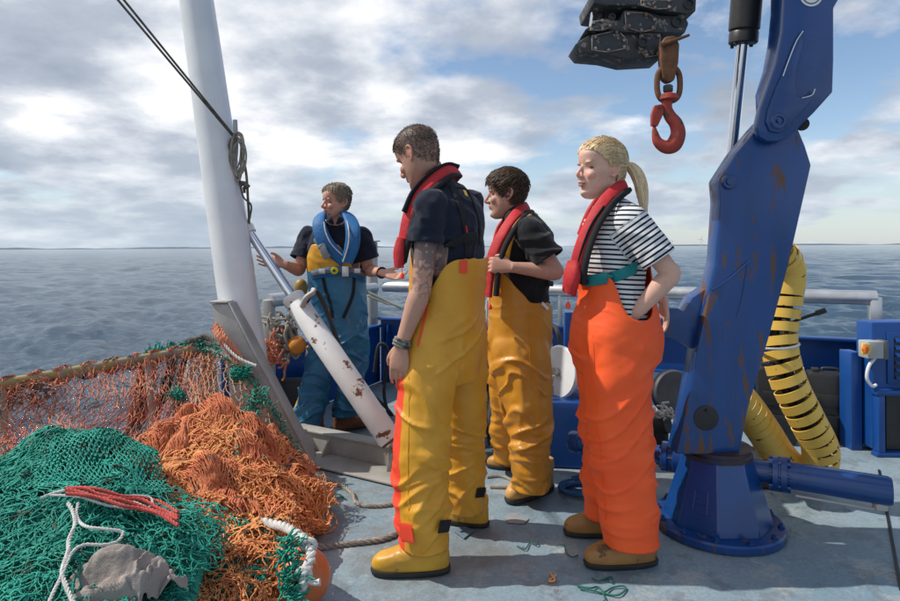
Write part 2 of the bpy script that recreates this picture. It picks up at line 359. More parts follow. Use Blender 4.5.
# --- hull outline (starboard rail runs along the back of the picture, the stern side along the left)
C0 = Vector((-.66, 5.85, 0))                   # far corner
RB = (G(880, 298, .92)); RB.z = 0              # right end of the long rail
dirR = (RB-C0).normalized()
LB = G(0, 385, .68); LB.z = 0
dirL = (LB-C0).normalized()
nR = Vector((-dirR.y, dirR.x, 0)); nR = nR if nR.y > 0 else -nR
nL = Vector((-dirL.y, dirL.x, 0)); nL = nL if nL.x < 0 else -nL
def deck():
    a = C0+nR*.02; far = C0+dirR*9; l = C0+dirL*9.5
    pts = [a, far, far+Vector((0, -12, 0)), Vector((l.x, -8, 0)), l]
    # gridded deck sheet with faint dents, welded plate seams come from separate strips
    bm = bmesh.new(); vs = [bm.verts.new((p.x, p.y, 0)) for p in pts]; f = bm.faces.new(vs)
    me = bpy.data.meshes.new('deck'); 
    bmesh.ops.triangulate(bm, faces=bm.faces[:]); bmesh.ops.subdivide_edges(bm, edges=bm.edges[:], cuts=3, use_grid_fill=True); bm.to_mesh(me); bm.free()
    m = bpy.data.materials.new('worn_deck_paint'); m.use_nodes = True; nt = m.node_tree; N = nt.nodes.new; L = nt.links.new; p = nt.nodes['Principled BSDF']
    tc = N('ShaderNodeTexCoord')
    def nz(sc, d=8, r=.6, st=(1, 1, 1), off=0):
        mp = N('ShaderNodeMapping'); mp.inputs['Scale'].default_value = st; mp.inputs['Location'].default_value = (off, off, 0); L(tc.outputs['Object'], mp.inputs[0])
        n = N('ShaderNodeTexNoise'); n.inputs['Scale'].default_value = sc; n.inputs['Detail'].default_value = d; n.inputs['Roughness'].default_value = r; L(mp.outputs[0], n.inputs['Vector']); return n.outputs['Fac']
    def rmp(f, a, b):
        r = N('ShaderNodeMapRange'); r.interpolation_type = 'SMOOTHSTEP'; r.inputs[1].default_value = a; r.inputs[2].default_value = b; L(f, r.inputs[0]); return r.outputs[0]
    def mul(f, k): 
        r = N('ShaderNodeMath'); r.operation = 'MULTIPLY'; r.inputs[1].default_value = k; L(f, r.inputs[0]); return r.outputs[0]
    def mix(f, a, c):
        x = N('ShaderNodeMix'); x.data_type = 'RGBA'; L(f, x.inputs['Factor'])
        for k_, v in (('A', a), ('B', c)):
            if isinstance(v, tuple): x.inputs[k_].default_value = (*v, 1)
            else: L(v, x.inputs[k_])
        return x.outputs['Result']
    col = mix(rmp(nz(1.6), .35, .65), (.190, .285, .345), (.255, .335, .375))
    col = mix(mul(rmp(nz(3.1, 10, .68, off=3), .54, .62), .75), col, (.36, .39, .39))        # scuffed pale
    col = mix(mul(rmp(nz(1.1, 9, .7, off=9), .50, .62), .65), col, (.17, .15, .12))        # brown grime
    col = mix(mul(rmp(nz(7, 10, .72, (1, .35, 1), off=14), .61, .66), .7), col, (.06, .07, .08))    # dark scratches
    col = mix(mul(rmp(nz(60, 8, .75, off=27), .40, .62), .35), col, (.11, .13, .15))
    col = mix(mul(rmp(nz(5.5, 10, .75, off=47), .52, .60), .55), col, (.14, .16, .17))
    col = mix(mul(rmp(nz(22, 8, .72, off=20), .60, .66), .8), col, (.36, .38, .37))
    col = mix(mul(rmp(nz(2.3, 9, .7, off=31), .66, .70), .85), col, (.22, .11, .055))     # rust blotches
    L(col, p.inputs['Base Color'])
    rr_ = N('ShaderNodeMapRange'); rr_.inputs[3].default_value = .38; rr_.inputs[4].default_value = .75; L(nz(4, 6), rr_.inputs[0]); L(rr_.outputs[0], p.inputs['Roughness'])
    b1 = N('ShaderNodeBump'); b1.inputs['Distance'].default_value = .004; L(nz(9, 8), b1.inputs['Height'])
    b2 = N('ShaderNodeBump'); b2.inputs['Distance'].default_value = .0018; L(nz(120, 4), b2.inputs['Height']); L(b1.outputs[0], b2.inputs['Normal']); L(b2.outputs[0], p.inputs['Normal'])
    struct(add_obj('deck', me, m))
    # hull sides under the deck edge
    mb = MB(); mb.beam(a+Vector((0, 0, -.9))-nR*.05, far+Vector((0, 0, -.9))-nR*.05, .08, 1.76)
    mb.beam(a+Vector((0, 0, -.92))-nL*.05, l+Vector((0, 0, -.92))-nL*.05, .08, 1.76)
    struct(part('hull', mb, blue2))
deck()

def P_R(t, off=0, z=0): return C0+dirR*t+nR*off+Vector((0, 0, z))      # along the long bulwark
def P_L(t, off=0, z=0): return C0+dirL*t+nL*off+Vector((0, 0, z))      # along the stern side
def tR(px):      # parameter of the bulwark seen at column px
    k = (px-450)/FPX; return (k*C0.y-C0.x)/(dirR.x-k*dirR.y)
# bulwark: plates between stanchions, a cap on top, freeing port behind the crane
bul = thing('bulwark', 'dark blue steel bulwark with capped top running behind the crew', 'bulwark', C0)
TOPZ = .60
t0, tp0, tp1, t1 = -.03, tR(612), tR(716), tR(1000)
def plate(a, b, z0, z1):
    mb = MB(); mb.beam(P_R(a, .02, (z0+z1)/2), P_R(b, .02, (z0+z1)/2), .012, z1-z0); part('plate', mb, blue2, bul)
plate(t0, tp0, 0.0, TOPZ); plate(tp0, tp1, .30, TOPZ); plate(tp1, t1, 0.0, TOPZ)
mb = MB(); mb.beam(P_R(t0, .0, TOPZ+.012), P_R(t1, .0, TOPZ+.012), .11, .026, bevel=.008); part('cap_rail', mb, blue2, bul)
mb = MB(); mb.beam(P_R(tp0, .0, .29), P_R(tp1, .0, .29), .05, .022, bevel=.006); part('port_lip', mb, blue2, bul)
tt = t0+.1
while tt < t1:
    if not (tp0-.1 < tt < tp1+.05):
        mb = MB(); a = P_R(tt, 0.005, 0); s_ = -nR
        mb.prism([a+Vector((0, 0, .004)), a+s_*.16+Vector((0, 0, .004)), a+s_*.045+Vector((0, 0, TOPZ-.05)), a+Vector((0, 0, TOPZ-.05))], dirR*.012, .002, 1); part('stiffener', mb, blue2, bul)
    tt += .62
mb = MB(); mb.beam(P_R(t0+.02, -.01, .02), P_R(tp0, -.01, .02), .03, .03); mb.beam(P_R(tp1, -.01, .02), P_R(t1, -.01, .02), .03, .03); part('weld_foot', mb, blue2, bul)
# aft part of the bulwark on the left, behind the older man
bul2 = thing('bulwark', 'short dark blue bulwark section behind the man in blue oilskins', 'bulwark', P_L(0))
tL1 = 2.05
mb = MB(); mb.beam(P_L(0.03, .02, .27), P_L(tL1, .02, .27), .012, .54); part('plate', mb, blue2, bul2)
mb = MB(); mb.beam(P_L(0.07, 0, .55), P_L(tL1, 0, .55), .09, .024, bevel=.006); part('cap_rail', mb, blue2, bul2)
# top rails
rl = thing('top_rail', 'long grey aluminium tube rail above the blue bulwark', 'railing', P_R(0))
tE = tR(876); t_s = tR(384)
mb = MB(); mb.tube([P_R(t_s, 0, .92), P_R(tE, 0, .92)], .052, 20); part('tube', mb, alu, rl, 60)
mb = MB(); mb.beam(P_R(tE-.01, 0, .60), P_R(tE-.01, 0, .93), .10, .075, up=dirR, bevel=.012); part('post', mb, alu, rl)
for px in (560, 745):
    mb = MB(); mb.beam(P_R(tR(px), 0, .60), P_R(tR(px), 0, .90), .06, .03, up=dirR, bevel=.006); part('post', mb, alu, rl)
ps = thing('rail_post', 'tall flat pale aluminium post behind the man in blue oilskins', 'post', P_R(tR(373)))
a = P_R(tR(373), -.02, 0); mb = MB(); mb.beam(a, a+Vector((0, 0, 1.36)), .14, .06, up=dirR, bevel=.016); part('post_body', mb, alu_dull, ps)
mb = MB(); mb.box(a+Vector((0, 0, 1.362)), (.15, .07, .012), Matrix.Rotation(math.atan2(dirR.y, dirR.x), 3, 'Z'), .003); part('post_cap', mb, alu_dull, ps)
rl2 = thing('short_rail', 'short stub of aluminium tube rail at the stern left of the older man', 'railing', P_L(1.5))
e = G(268, 301, .92); e2 = e-dirL*1.45; e.z = e2.z = .92
mb = MB(); mb.tube([e, e2], .05, 18); part('tube', mb, alu, rl2, 60)
mb = MB(); mb.beam(Vector((e.x, e.y+.02, .02)), Vector((e.x, e.y+.02, .93)), .10, .07, up=(1, 0, 0), bevel=.012); part('post', mb, alu_dull, rl2)

# fish pound coaming on the deck in front of the older man
co = thing('deck_coaming', 'scuffed pale grey steel coaming across the deck under the older man', 'coaming', G(350, 458))
a = G(285, 446); b = G(455, 484); d = (b-a).normalized(); n = Vector((d.y, -d.x, 0))
mb = MB(); mb.beam(a+Vector((0, 0, .066)), b+Vector((0, 0, .066)), .012, .125); part('web', mb, steel_grey, co)
mb = MB(); mb.beam(a-n*.03+Vector((0, 0, .135)), b-n*.03+Vector((0, 0, .135)), .10, .012, bevel=.003); part('top_flange', mb, steel_grey, co)
mb = MB(); mb.beam(a+n*.11+Vector((0, 0, .014)), b+n*.11+Vector((0, 0, .014)), .20, .012, bevel=.003); part('bottom_flange', mb, steel_grey, co)
for t in (.3, .74):
    q = a.lerp(b, t); mb = MB(); mb.prism([q+Vector((0, 0, .021)), q+n*.09+Vector((0, 0, .021)), q+Vector((0, 0, .125))], d*.01); part('gusset', mb, steel_grey, co)
# dark sheet on the deck beyond the coaming, shade put into its colour
deck_shade_m = pm('dark_deck_shade', (.06, .085, .10), (.10, .13, .14), 6, .45, 0, .002, 30)
mb = MB(); q0 = a-n*.1; q1 = b-n*.1; mb.prism([q0+Vector((0, 0, .004)), q1+Vector((0, 0, .004)), q1-n*1.1+Vector((0, 0, .004)), q0-n*.75+Vector((0, 0, .004))], (0, 0, .006)); struct(part('deck_shade_sheet', mb, deck_shade_m))
# deck seam
mb = MB(); mb.beam(G(879, 470, .003), G(901, 590, .003), .012, .006); struct(part('deck_seam', mb, black))
# ------------------------------------------------------------------ gantry leg, buttress, hydraulic ram
def twist_rope(mb, path, r, n, pitch=None, strands=3, k=5):
    """laid rope: strands wound round a path"""
    P = cr(path, n); T = np.gradient(P, axis=0); seg = np.linalg.norm(T, axis=1); T /= seg[:, None]+1e-9
    s_ = np.concatenate([[0], np.cumsum(np.linalg.norm(np.diff(P, axis=0), axis=1))]); pitch = pitch or r*7
    u = np.cross(T[0], [0, 0, 1.]); 
    if np.linalg.norm(u) < .1: u = np.array([1., 0, 0])
    U = []; 
    for i in range(n):
        u = u-T[i]*np.dot(u, T[i]); u /= np.linalg.norm(u)+1e-9; U.append(u)
    U = np.array(U); Wv = np.cross(T, U)
    for q in range(strands):
        a = s_/pitch*2*np.pi+q*2*np.pi/strands
        mb.tube(P+(np.cos(a)[:, None]*U+np.sin(a)[:, None]*Wv)*r*.52, r*.56, k)
gan = thing('gantry_leg', 'tall white painted gantry leg leaning over the nets with a rope made fast to it', 'gantry', G(255, 440))
b0 = W(256, 425, 3.62); t0_ = W(196, -4, 3.86); t2 = t0_+(t0_-b0)*.35; b0 = b0+(b0-t0_)*.04
mb = MB(); mb.tube([b0, b0.lerp(t0_, .5), t0_, t2], [.122, .116, .104, .100], 40); part('leg_tube', mb, white_p, gan, 60)
# lug that takes the top of the ram
lp = W(246, 228, 3.80)
mb = MB(); mb.prism([lp+Vector((-.06, -.03, .115)), lp+Vector((.015, -.03, .06)), lp+Vector((.05, -.03, .0)), lp+Vector((.03, -.03, -.05)), lp+Vector((-.0, -.03, -.03)), lp+Vector((-.035, -.03, -.15)), lp+Vector((-.085, -.03, -.16))], (0, .03, 0), .006); part('ram_lug', mb, white_rust, gan)
mb = MB(); mb.cyl(lp+Vector((.005, -.06, .005)), lp+Vector((.005, .04, .005)), .035, 18); mb.cyl(lp+Vector((.005, -.068, .005)), lp+Vector((.005, -.055, .005)), .018, 12); part('lug_boss', mb, white_rust, gan)
mb = MB(); c = W(218, 117, 3.85); mb.lathe([(.004, 0), (.006, .003), (.004, .006)], c+Vector((-.02, -.115, 0)), (0, -1, 0), 8); part('bolt', mb, rustm, gan)
# buttress plate
bt = thing('buttress_plate', 'grey aluminium buttress plate sloping down beside the gantry leg', 'bracket', G(300, 462))
A1, A2, A3, A4 = W(211, 304, 3.48), W(228, 304, 3.48), W(310, 462, 3.44), W(238, 425, 3.46)
mb = MB(); mb.prism([A1, A2, A3, A3+Vector((-.09, 0, -.04)), A4], (.02, .035, 0), .004); part('plate', mb, alu_dull, bt)
mb = MB(); mb.prism([A2+Vector((.002, -.012, .006)), A2+Vector((.002, .11, .006)), A3+Vector((.004, .11, 0)), A3+Vector((.004, -.012, 0))], (.012, 0, .004), .003); part('edge_flange', mb, alu_dull, bt)
mb = MB(); mb.prism([A1+Vector((-.006, -.012, .004)), A2+Vector((0, -.012, .004)), A2+Vector((0, .11, .004)), A1+Vector((-.006, .11, .004))], (0, 0, .012), .003); part('top_flange', mb, alu_dull, bt)

ram = thing('hydraulic_ram', 'white rust-chipped hydraulic ram slanting down from the gantry leg to the deck', 'hydraulic ram', G(393, 468))
rt, rm, rb = lp+Vector((.005, -.01, .005)), W(292, 296, 3.66), W(391, 441, 3.42)
ax = (rb-rm).normalized()
mb = MB(); mb.tube([rt, rm+ax*.05], .029, 20); part('rod', mb, chrome, ram, 60)
mb = MB(); mb.tube([rt+ax*.0, rt+ax*.05], .04, 14); part('rod_eye', mb, white_rust, ram)
mb = MB(); mb.lathe([(.03, -.004), (.060, 0), (.069, .01), (.069, .045), (.065, .05), (.065, .055), (.069, .06), (.069, (rb-rm).length-.02), (.062, (rb-rm).length-.004), (.03, (rb-rm).length)], rm, ax, 36); part('barrel', mb, white_rust, ram, 40)
mb = MB(); mb.cyl(rb-ax*.012, rb+ax*.008, .06, 20); part('end_cap', mb, rustm, ram)
mb = MB(); q = W(394, 458, 3.42); mb.prism([q+Vector((-.05, 0, -.12)), q+Vector((.05, 0, -.12)), q+Vector((.04, 0, .03)), q+Vector((.0, 0, .06)), q+Vector((-.03, 0, .03))], (0, .03, 0), .004)
mb.cyl(q+Vector((0, -.03, .01)), q+Vector((0, .07, .01)), .03, 16); part('foot_lug', mb, steel_grey, ram)
mb = MB(); mb.tube([rm+ax*.09+Vector((.05, -.04, .04)), rm+ax*.09+Vector((.10, -.06, .10)), W(322, 300, 3.6), W(338, 342, 3.62), W(347, 372, 3.66), W(352, 405, 3.7)], .0135, 10, n=40); part('hose', mb, rubber, ram)
mb = MB(); mb.tube([rm+ax*.10+Vector((.02, -.06, .02)), rm+ax*.10+Vector((.05, -.07, .075)), rm+ax*.09+Vector((.10, -.06, .10)), W(313, 290, 3.6)], .017, 10, n=14); part('hose_fitting', mb, alu_dull, ram)

# twin stay lines running up out of frame and the coil on its cleat
cl = W(236, 140, 3.72)
st = thing('stay_line', 'dark twin stay line running from the gantry cleat up to the left out of frame', 'rope', cl)
far = W(118, 0, 3.1); far2 = far+(far-cl)*.35
for k, o_ in enumerate((Vector((0, 0, 0)), Vector((.018, 0, .016)))):
    mb = MB(); mb.tube([cl+o_*.3, far+o_, far2+o_], .0062, 6); part('line', mb, rope_d, st)
ct = thing('cleat', 'grey steel cleat bar on the right flank of the white gantry leg', 'cleat', W(236, 150, 3.76))
mb = MB(); mb.tube([W(235, 120, 3.74), W(236, 150, 3.73), W(233, 176, 3.73)], .014, 10, n=8); part('bar', mb, alu_dull, ct)
mb = MB(); mb.tube([W(232, 181, 3.78), W(247, 183, 3.74)], .01, 8); part('cross_pin', mb, alu_dull, ct)
coil = MB(); rr_ = random.Random(3)
for k in range(9):
    w = rr_.uniform(.018, .042); top = 136+rr_.uniform(-4, 6); bot = 176+rr_.uniform(-12, 10); cx = 237+rr_.uniform(-3, 3); D = 3.70+rr_.uniform(-.02, .02)
    pts = []
    for a in np.linspace(0, 2*math.pi, 15):
        p = W(cx, (top+bot)/2, D); pts.append(p+Vector((w*math.sin(a)*(1+.25*math.cos(a)), rr_.uniform(-.01, .01), (bot-top)/600*D/2*math.cos(a))))
    coil.tube(pts, .0062, 6, n=44)
tag(part('rope_coil', coil, rope_g), 'grey-green rope coil hanging on the cleat of the white gantry leg', 'rope')
hang = MB()
hang.tube([W(241, 150, 3.7), W(246, 172, 3.7), W(248, 200, 3.71), W(249, 222, 3.76), W(246, 232, 3.76)], .008, 6, n=30)
hang.tube([W(238, 172, 3.7), W(243, 196, 3.7), W(251, 205, 3.7), W(250, 218, 3.74)], .006, 6, n=30); hang.sphere(W(246, 186, 3.7), .018, 10, (1, .8, 1.1)); hang.tube([W(240, 186, 3.7), W(244, 183, 3.7), W(249, 187, 3.7)], .012, 8, n=8)
tag(part('hanging_line', hang, rope_d), 'knotted dark line end dangling below the rope coil', 'rope')
mb = MB(); mb.tube([W(244, 187, 3.69), W(244.5, 193, 3.69)], [.010, .008], 10); tag(part('toggle', mb, rustm), 'small brown toggle on the dark line below the coil', 'toggle')

# ------------------------------------------------------------------ the deck crane
CB = G(717, 526); CB.z = 0
cr_ = thing('deck_crane', 'big blue deck crane with bolted conical base and folded jib', 'crane', CB)
OCT = lambda r, z, ph=R(22.5), n=8: [CB+Vector((r*math.cos(ph+i*2*math.pi/n), r*math.sin(ph+i*2*math.pi/n), z)) for i in range(n)]
mb = MB(); mb.lathe([(.27, .004), (.285, .008), (.285, .034), (.278, .042), (.2, .043)], CB, (0, 0, 1), 64); part('base_flange', mb, blue_rusty, cr_)
bolt_me = None
for i in range(12):
    a = i*2*math.pi/12+.1; c = CB+Vector((.262*math.cos(a), .262*math.sin(a), .043))
    mb = MB(); mb.lathe([(.015, 0), (.015, .010), (.008, .011), (.008, .02)], c, (0, 0, 1), 6)
    part('bolt', mb, blue, cr_)
mb = MB(); mb.rings([OCT(.235, .040), OCT(.228, .075), OCT(.155, .315), OCT(.150, .335), OCT(.12, .336)]); 
o = part('base_cone', mb, blue, cr_, 25); bv = o.modifiers.new('bevel', 'BEVEL'); bv.width = .006; bv.segments = 2; bv.limit_method = 'ANGLE'
mb = MB(); mb.lathe([(.12, .330), (.152, .333), (.152, .350), (.145, .356), (.145, .372), (.15, .378), (.12, .385)], CB, (0, 0, 1), 40); part('slew_ring', mb, pm('greasy_rusty_ring', (.008, .02, .06), (.05, .03, .03), 9, .5, .1, .001, 40), cr_)
# raised weld marks on the base (square frame)
mb = MB()
for s0, s1 in (((.3, .28), (.7, .28)), ((.3, .28), (.3, .62)), ((.7, .28), (.7, .62)), ((.3, .62), (.7, .62)), ((.42, .42), (.7, .42))):
    Pq = []
    for u, v in (s0, s1):
        # left-front face of the cone
        A_, B_ = OCT(.232, .05)[4], OCT(.232, .05)[5]; C_, D_ = OCT(.158, .31)[4], OCT(.158, .31)[5]
        Pq.append(A_.lerp(B_, u).lerp(C_.lerp(D_, u), v))
    mb.tube(Pq, .004, 6)
part('weld_bead', mb, blue, cr_)
DC = 2.66; TH = .12        # front face distance and thickness of the column
def pxs(L_, D=DC): return [W(x, y, D) for x, y in L_]
col_pts = [(676, 455), (740, 455), (748, 412), (772, 330), (790, 262), (812, 165), (806, 146), (799, 129), (790, 122), (766, 118), (757, 128), (737, 152), (719, 180), (721, 200), (717, 262), (710, 290), (698, 346), (684, 420)]
mb = MB(); mb.prism(pxs(col_pts), (0, TH, 0), .012); part('column', mb, blue_rusty, cr_, 30)
# side bracket with curved lower edge
mb = MB(); mb.prism(pxs([(712, 284), (701, 292), (692, 298), (686, 309), (684, 312), (678, 308), (670, 308), (661, 319), (656, 336), (664, 337), (674, 339), (685, 344), (697, 352), (704, 352)], DC+.05), (0, .10, 0), .006); part('side_bracket', mb, blue_rusty, cr_)
mb = MB(); mb.tube(pxs([(712, 290), (730, 278), (748, 262)], DC-.004), .0045, 6, n=10); mb.tube(pxs([(748, 262), (742, 300), (737, 318)], DC-.002), .003, 6, n=10); part('weld_or_highlight', mb, blue, cr_)
# pins of the column
for px, py, r in ((728, 182, .032),):
    c = W(px, py, DC); mb = MB(); mb.lathe([(r, 0), (r, -.012), (r*.9, -.018), (r*.55, -.018), (r*.5, -.026), (.004, -.026)], c, (0, 1, 0), 6 if r < .03 else 24); part('pin', mb, blue, cr_)
c = W(706, 418, DC); mb = MB(); mb.lathe([(.055, .001), (.055, -.004), (.05, -.006), (.003, -.006)], c, (0, 1, 0), 28); mb.lathe([(.008, -.006), (.006, -.014), (.002, -.015)], c+Vector((0, 0, .035)), (0, 1, 0), 8); part('round_cover', mb, black, cr_)
# jib: two cheeks round the column head
jib_pts = [(786, -60), (785, 0), (783, 30), (777, 62), (768, 88), (761, 108), (757, 126), (760, 137), (768, 141), (778, 141), (788, 138), (796, 131), (815, 112), (833, 92), (834, 60), (834, 8), (842, -6), (850, -60)]
mb = MB(); mb.prism(pxs(jib_pts, DC-.05), (0, .045, 0), .008); part('jib_cheek', mb, blue, cr_)
mb = MB(); mb.prism(pxs(jib_pts, DC+TH+.02), (0, .045, 0), .008); part('jib_cheek', mb, blue, cr_)
mb = MB(); mb.prism(pxs([(788, -60), (787, 2), (784, 34), (779, 62), (771, 88), (772, 108), (800, 108), (828, 88), (830, 8), (836, -60)], DC-.004), (0, TH+.02, 0), .004); part('jib_box', mb, blue, cr_)
# stiffening plate with its pressed recess
mb = MB(); mb.prism(pxs([(803, 30), (797, 40), (788, 62), (776, 88), (768, 110), (766, 122), (770, 131), (780, 133), (790, 126), (802, 112), (812, 100), (813, 92), (804, 97), (797, 96), (795, 88), (797, 66), (803, 44)], DC-.064), (0, .016, 0), .005); part('cheek_doubler', mb, blue, cr_)
mb = MB(); mb.tube(pxs([(803, 31), (796, 42), (788, 62), (783, 76)], DC-.066), .0024, 6, n=14); mb.tube(pxs([(815, 89), (812, 95), (802, 98)], DC-.066), .0022, 6, n=8); part('weld_or_highlight', mb, white_p, cr_)  # white lines paint edge highlights and worn paint round the doubler
c = W(778, 121, DC-.064); mb = MB(); mb.lathe([(.036, .006), (.036, -.004), (.031, -.010), (.02, -.010), (.018, -.004), (.010, -.004), (.009, -.012), (.002, -.012)], c, (0, 1, 0), 26); part('pin', mb, blue, cr_)
mb = MB(); mb.cyl(W(802, 124, DC+.02), W(802, 124, DC+.12), .03, 14); part('pin_stub', mb, black, cr_)
# round badge near the top edge of the picture (flat print, only its lower rim is in view)
bc = W(811, -5, DC-.052); mb = MB(); mb.lathe([(.050, 0), (.050, -.002), (.003, -.002)], bc, (0, 1, 0), 40); part('badge', mb, white_p, cr_)
mb = MB(); mb.lathe([(.040, -.002), (.040, -.0035), (.036, -.0035), (.036, -.002)], bc, (0, 1, 0), 40, cap=False); part('badge_ring', mb, pm('navy_print', (.02, .03, .09), None, 3, .4), cr_)
# lift cylinder: black barrel with bright rod
h0, h1, h2 = W(730, 176, 3.0), W(743, 44, 2.9), W(749, -70, 2.85); ax = (h2-h0).normalized()
mb = MB(); mb.tube([h0, h1+ax*.1], .028, 24); part('rod', mb, chrome, cr_, 60)
mb = MB(); Lh = (h2-h1).length; mb.lathe([(.03, -.004), (.060, 0), (.066, .006), (.066, .05), (.062, .058), (.070, .068), (.070, Lh)], h1, ax, 32); part('cylinder_barrel', mb, black, cr_)
for a in (0.4, 2.2, 3.6, 5.2):
    q = h1+ax*.012+Vector((math.cos(a)*.055, math.sin(a)*.055, 0)); mb = MB(); mb.cyl(q-ax*.018, q, .009, 6); part('bolt', mb, rubber, cr_)
# slewing cylinder tube through the base
s0, s1 = W(570, 444, 3.20), W(892, 500, 2.52); s0.z = s1.z = .262; sx = (s1-s0).normalized(); sc = s0+sx*((CB-s0).dot(sx))
e0 = sc+sx*.17; e1 = sc+sx*.30
mb = MB(); mb.tube([sc-sx*.2, sc+sx*.30], .050, 28); part('tube_neck', mb, blue, cr_)
mb = MB(); mb.lathe([(.05, 0), (.078, .003), (.078, .024), (.07, .026), (.07, .034), (.078, .036), (.078, .060), (.06, .062)], sc+sx*.225, sx, 30); part('tube_flange', mb, blue, cr_)
for i in range(8):
    a = i*math.pi/4+.2; uu = sx.cross(Vector((0, 0, 1))).normalized(); q = sc+sx*.225+(uu*math.cos(a)+Vector((0, 0, 1))*math.sin(a))*.069
    mb = MB(); mb.cyl(q-sx*.012, q+sx*.074, .008, 6); part('bolt', mb, blue, cr_)
Ls = (s1-sc).length; mb = MB(); mb.lathe([(.04, .28), (.060, .282), (.060, Ls-.012), (.055, Ls), (.003, Ls)], sc, sx, 36); part('slew_cylinder', mb, blue, cr_)
mb = MB(); mb.tube([sc+sx*.30+Vector((0, -.035, -.075)), sc+sx*(Ls-.09)+Vector((0, -.03, -.077)), sc+sx*(Ls-.03)+Vector((0, -.02, -.075))], .006, 8); mb.box(sc+sx*(Ls-.05)+Vector((0, -.015, -.066)), (.05, .03, .03), None, .004); part('tie_rod', mb, alu_dull, cr_)
Lb = (sc-s0).length; mb = MB(); mb.lathe([(.003, 0), (.052, 0), (.057, .01), (.057, .05), (.048, .055), (.048, Lb-.26), (.064, Lb-.255), (.072, Lb-.25), (.072, Lb-.225), (.066, Lb-.22), (.066, Lb-.2), (.072, Lb-.195), (.072, Lb-.16), (.05, Lb-.15)], s0, sx, 32); part('slew_cylinder', mb, blue, cr_)
for i in range(8):
    a = i*math.pi/4+.2; q = s0+sx*(Lb-.26)+(uu*math.cos(a)+Vector((0, 0, 1))*math.sin(a))*.062
    mb = MB(); mb.cyl(q, q+sx*.12, .008, 6); part('bolt', mb, rubber, cr_)

# folded boom sections: three nested hexagonal boxes with worn end plates
def boomsec(out, D, depth, holes, ends=True):
    mb = MB(); mb.prism(pxs(out, D), (0, depth, 0), .006); o = part('boom_section', mb, black_worn, cr_)
    xs = [p[0] for p in out]; cx = sum(xs)/len(xs); cy = sum(p[1] for p in out)/len(out)
    return o
S1 = [(575, 44), (590, 34), (620, 28), (623, 33), (662, 33), (663, 57), (627, 59), (606, 54), (582, 52)]
S2 = [(585, 29), (603, 18), (620, 20), (624, 9), (650, 11), (660, 15), (685, 15), (689, 23), (685, 33), (624, 32), (607, 29), (587, 31)]
S3 = [(592, -8), (697, -8), (696, 11), (687, 14), (660, 9), (640, 5), (607, 5), (594, 3)]
for S_, D_, dp in ((S1, 2.62, .17), (S2, 2.60, .21), (S3, 2.57, .27)): boomsec(S_, D_, dp, None)
for out, D in (([(592, 36), (618, 30), (627, 40), (627, 48), (608, 52), (592, 50)], 2.612), ([(625, 12), (647, 13), (657, 19), (655, 29), (641, 32), (626, 27)], 2.592), ([(641, 0), (672, 0), (672, 8), (655, 9), (641, 5)], 2.562), ([(640, 34), (660, 34), (660, 55), (646, 57), (640, 50)], 2.612), ([(592, 22), (603, 20), (612, 26), (603, 30), (590, 30)], 2.592)):
    mb = MB(); mb.prism(pxs(out, D), (0, .014, 0), .003); pl = part('end_plate', mb, black_worn, cr_)
    cx = sum(p[0] for p in out)/len(out); cy = sum(p[1] for p in out)/len(out)
    for i in range(0, len(out)):
        x, y = out[i]; q = W(x*.82+cx*.18, y*.82+cy*.18, D-.001); mb = MB(); mb.lathe([(.0075, 0), (.0075, .006), (.004, .008)], q, (0, -1, 0), 6); part('bolt', mb, worn_edge, pl)
    # bare metal rim where the paint has chipped off
    mb = MB(); loop = pxs(out+[out[0]], D); mb.tube(loop, .0028, 5); part('chipped_edge', mb, worn_edge, pl)
for px, py, r, D in ((677, 22, .016, 2.598), (689, 4, .016, 2.568), (643, 42, .015, 2.596), (612, 17, .010, 2.598)):
    c = W(px, py, D); mb = MB(); mb.lathe([(r*1.5, 0), (r*1.5, .006), (r, .006), (r, -.001), (.002, -.0011)], c+Vector((0, .001, 0)), (0, -1, 0), 20); part('pin_hole', mb, black, cr_)
for px in (594, 603):
    mb = MB(); mb.tube([W(px-4, 30, 2.68), W(px, 0, 2.66), W(px+3, -40, 2.64)], .014 if px > 600 else .007, 12); part('boom_ram', mb, black if px > 600 else chrome, cr_)
# out of frame: the boom folds up and over to the jib head
mb = MB(); mb.prism(pxs([(640, -40), (690, -40), (720, -90), (860, -115), (860, -80), (790, -78), (700, -50)], 2.60), (0, .2, 0), .01); part('boom_link', mb, blue, cr_)

# ------------------------------------------------------------------ hook
hk = thing('crane_hook', 'worn red lifting hook hanging on a rusty shackle under the boom end', 'hook', W(668, 45, 2.55))
D = 2.55
mb = MB(); mb.prism(pxs([(661, 44), (666, 36), (676, 35), (680, 44), (679, 62), (675, 80), (668, 82), (663, 78), (661, 60)], D-.02), (0, .045, 0), .008); part('shackle', mb, rustm, hk)
mb = MB(); mb.tube([W(660, 45, D-.03), W(675, 40, D-.03), W(689, 35, D-.02)], [.010, .008, .006], 8); part('shackle_pin', mb, rustm, hk)
mb = MB(); ring = [W(668.5+12*math.sin(a)*(1 if abs(math.cos(a)) > .3 else 1), 84+17*math.cos(a), D) for a in np.linspace(0, 2*math.pi, 25)]
ring = [W(668.5+11.5*np.sign(math.sin(a))*abs(math.sin(a))**.7, 84+17*np.sign(math.cos(a))*abs(math.cos(a))**.8, D) for a in np.linspace(0, 2*math.pi, 25)]
mb.tube(ring, .012, 10, n=60); part('link', mb, rustm, hk)
mb = MB(); mb.lathe([(.018, 0), (.02, .004), (.02, .026), (.016, .03)], W(668, 92, D), (0, 0, 1), 6); part('nut', mb, black_worn, hk)
mb = MB(); mb.lathe([(.026, 0), (.042, .006), (.040, .024), (.024, .032)], W(668.5, 101, D), (0, 0, 1), 20); part('swivel', mb, red_hook, hk)
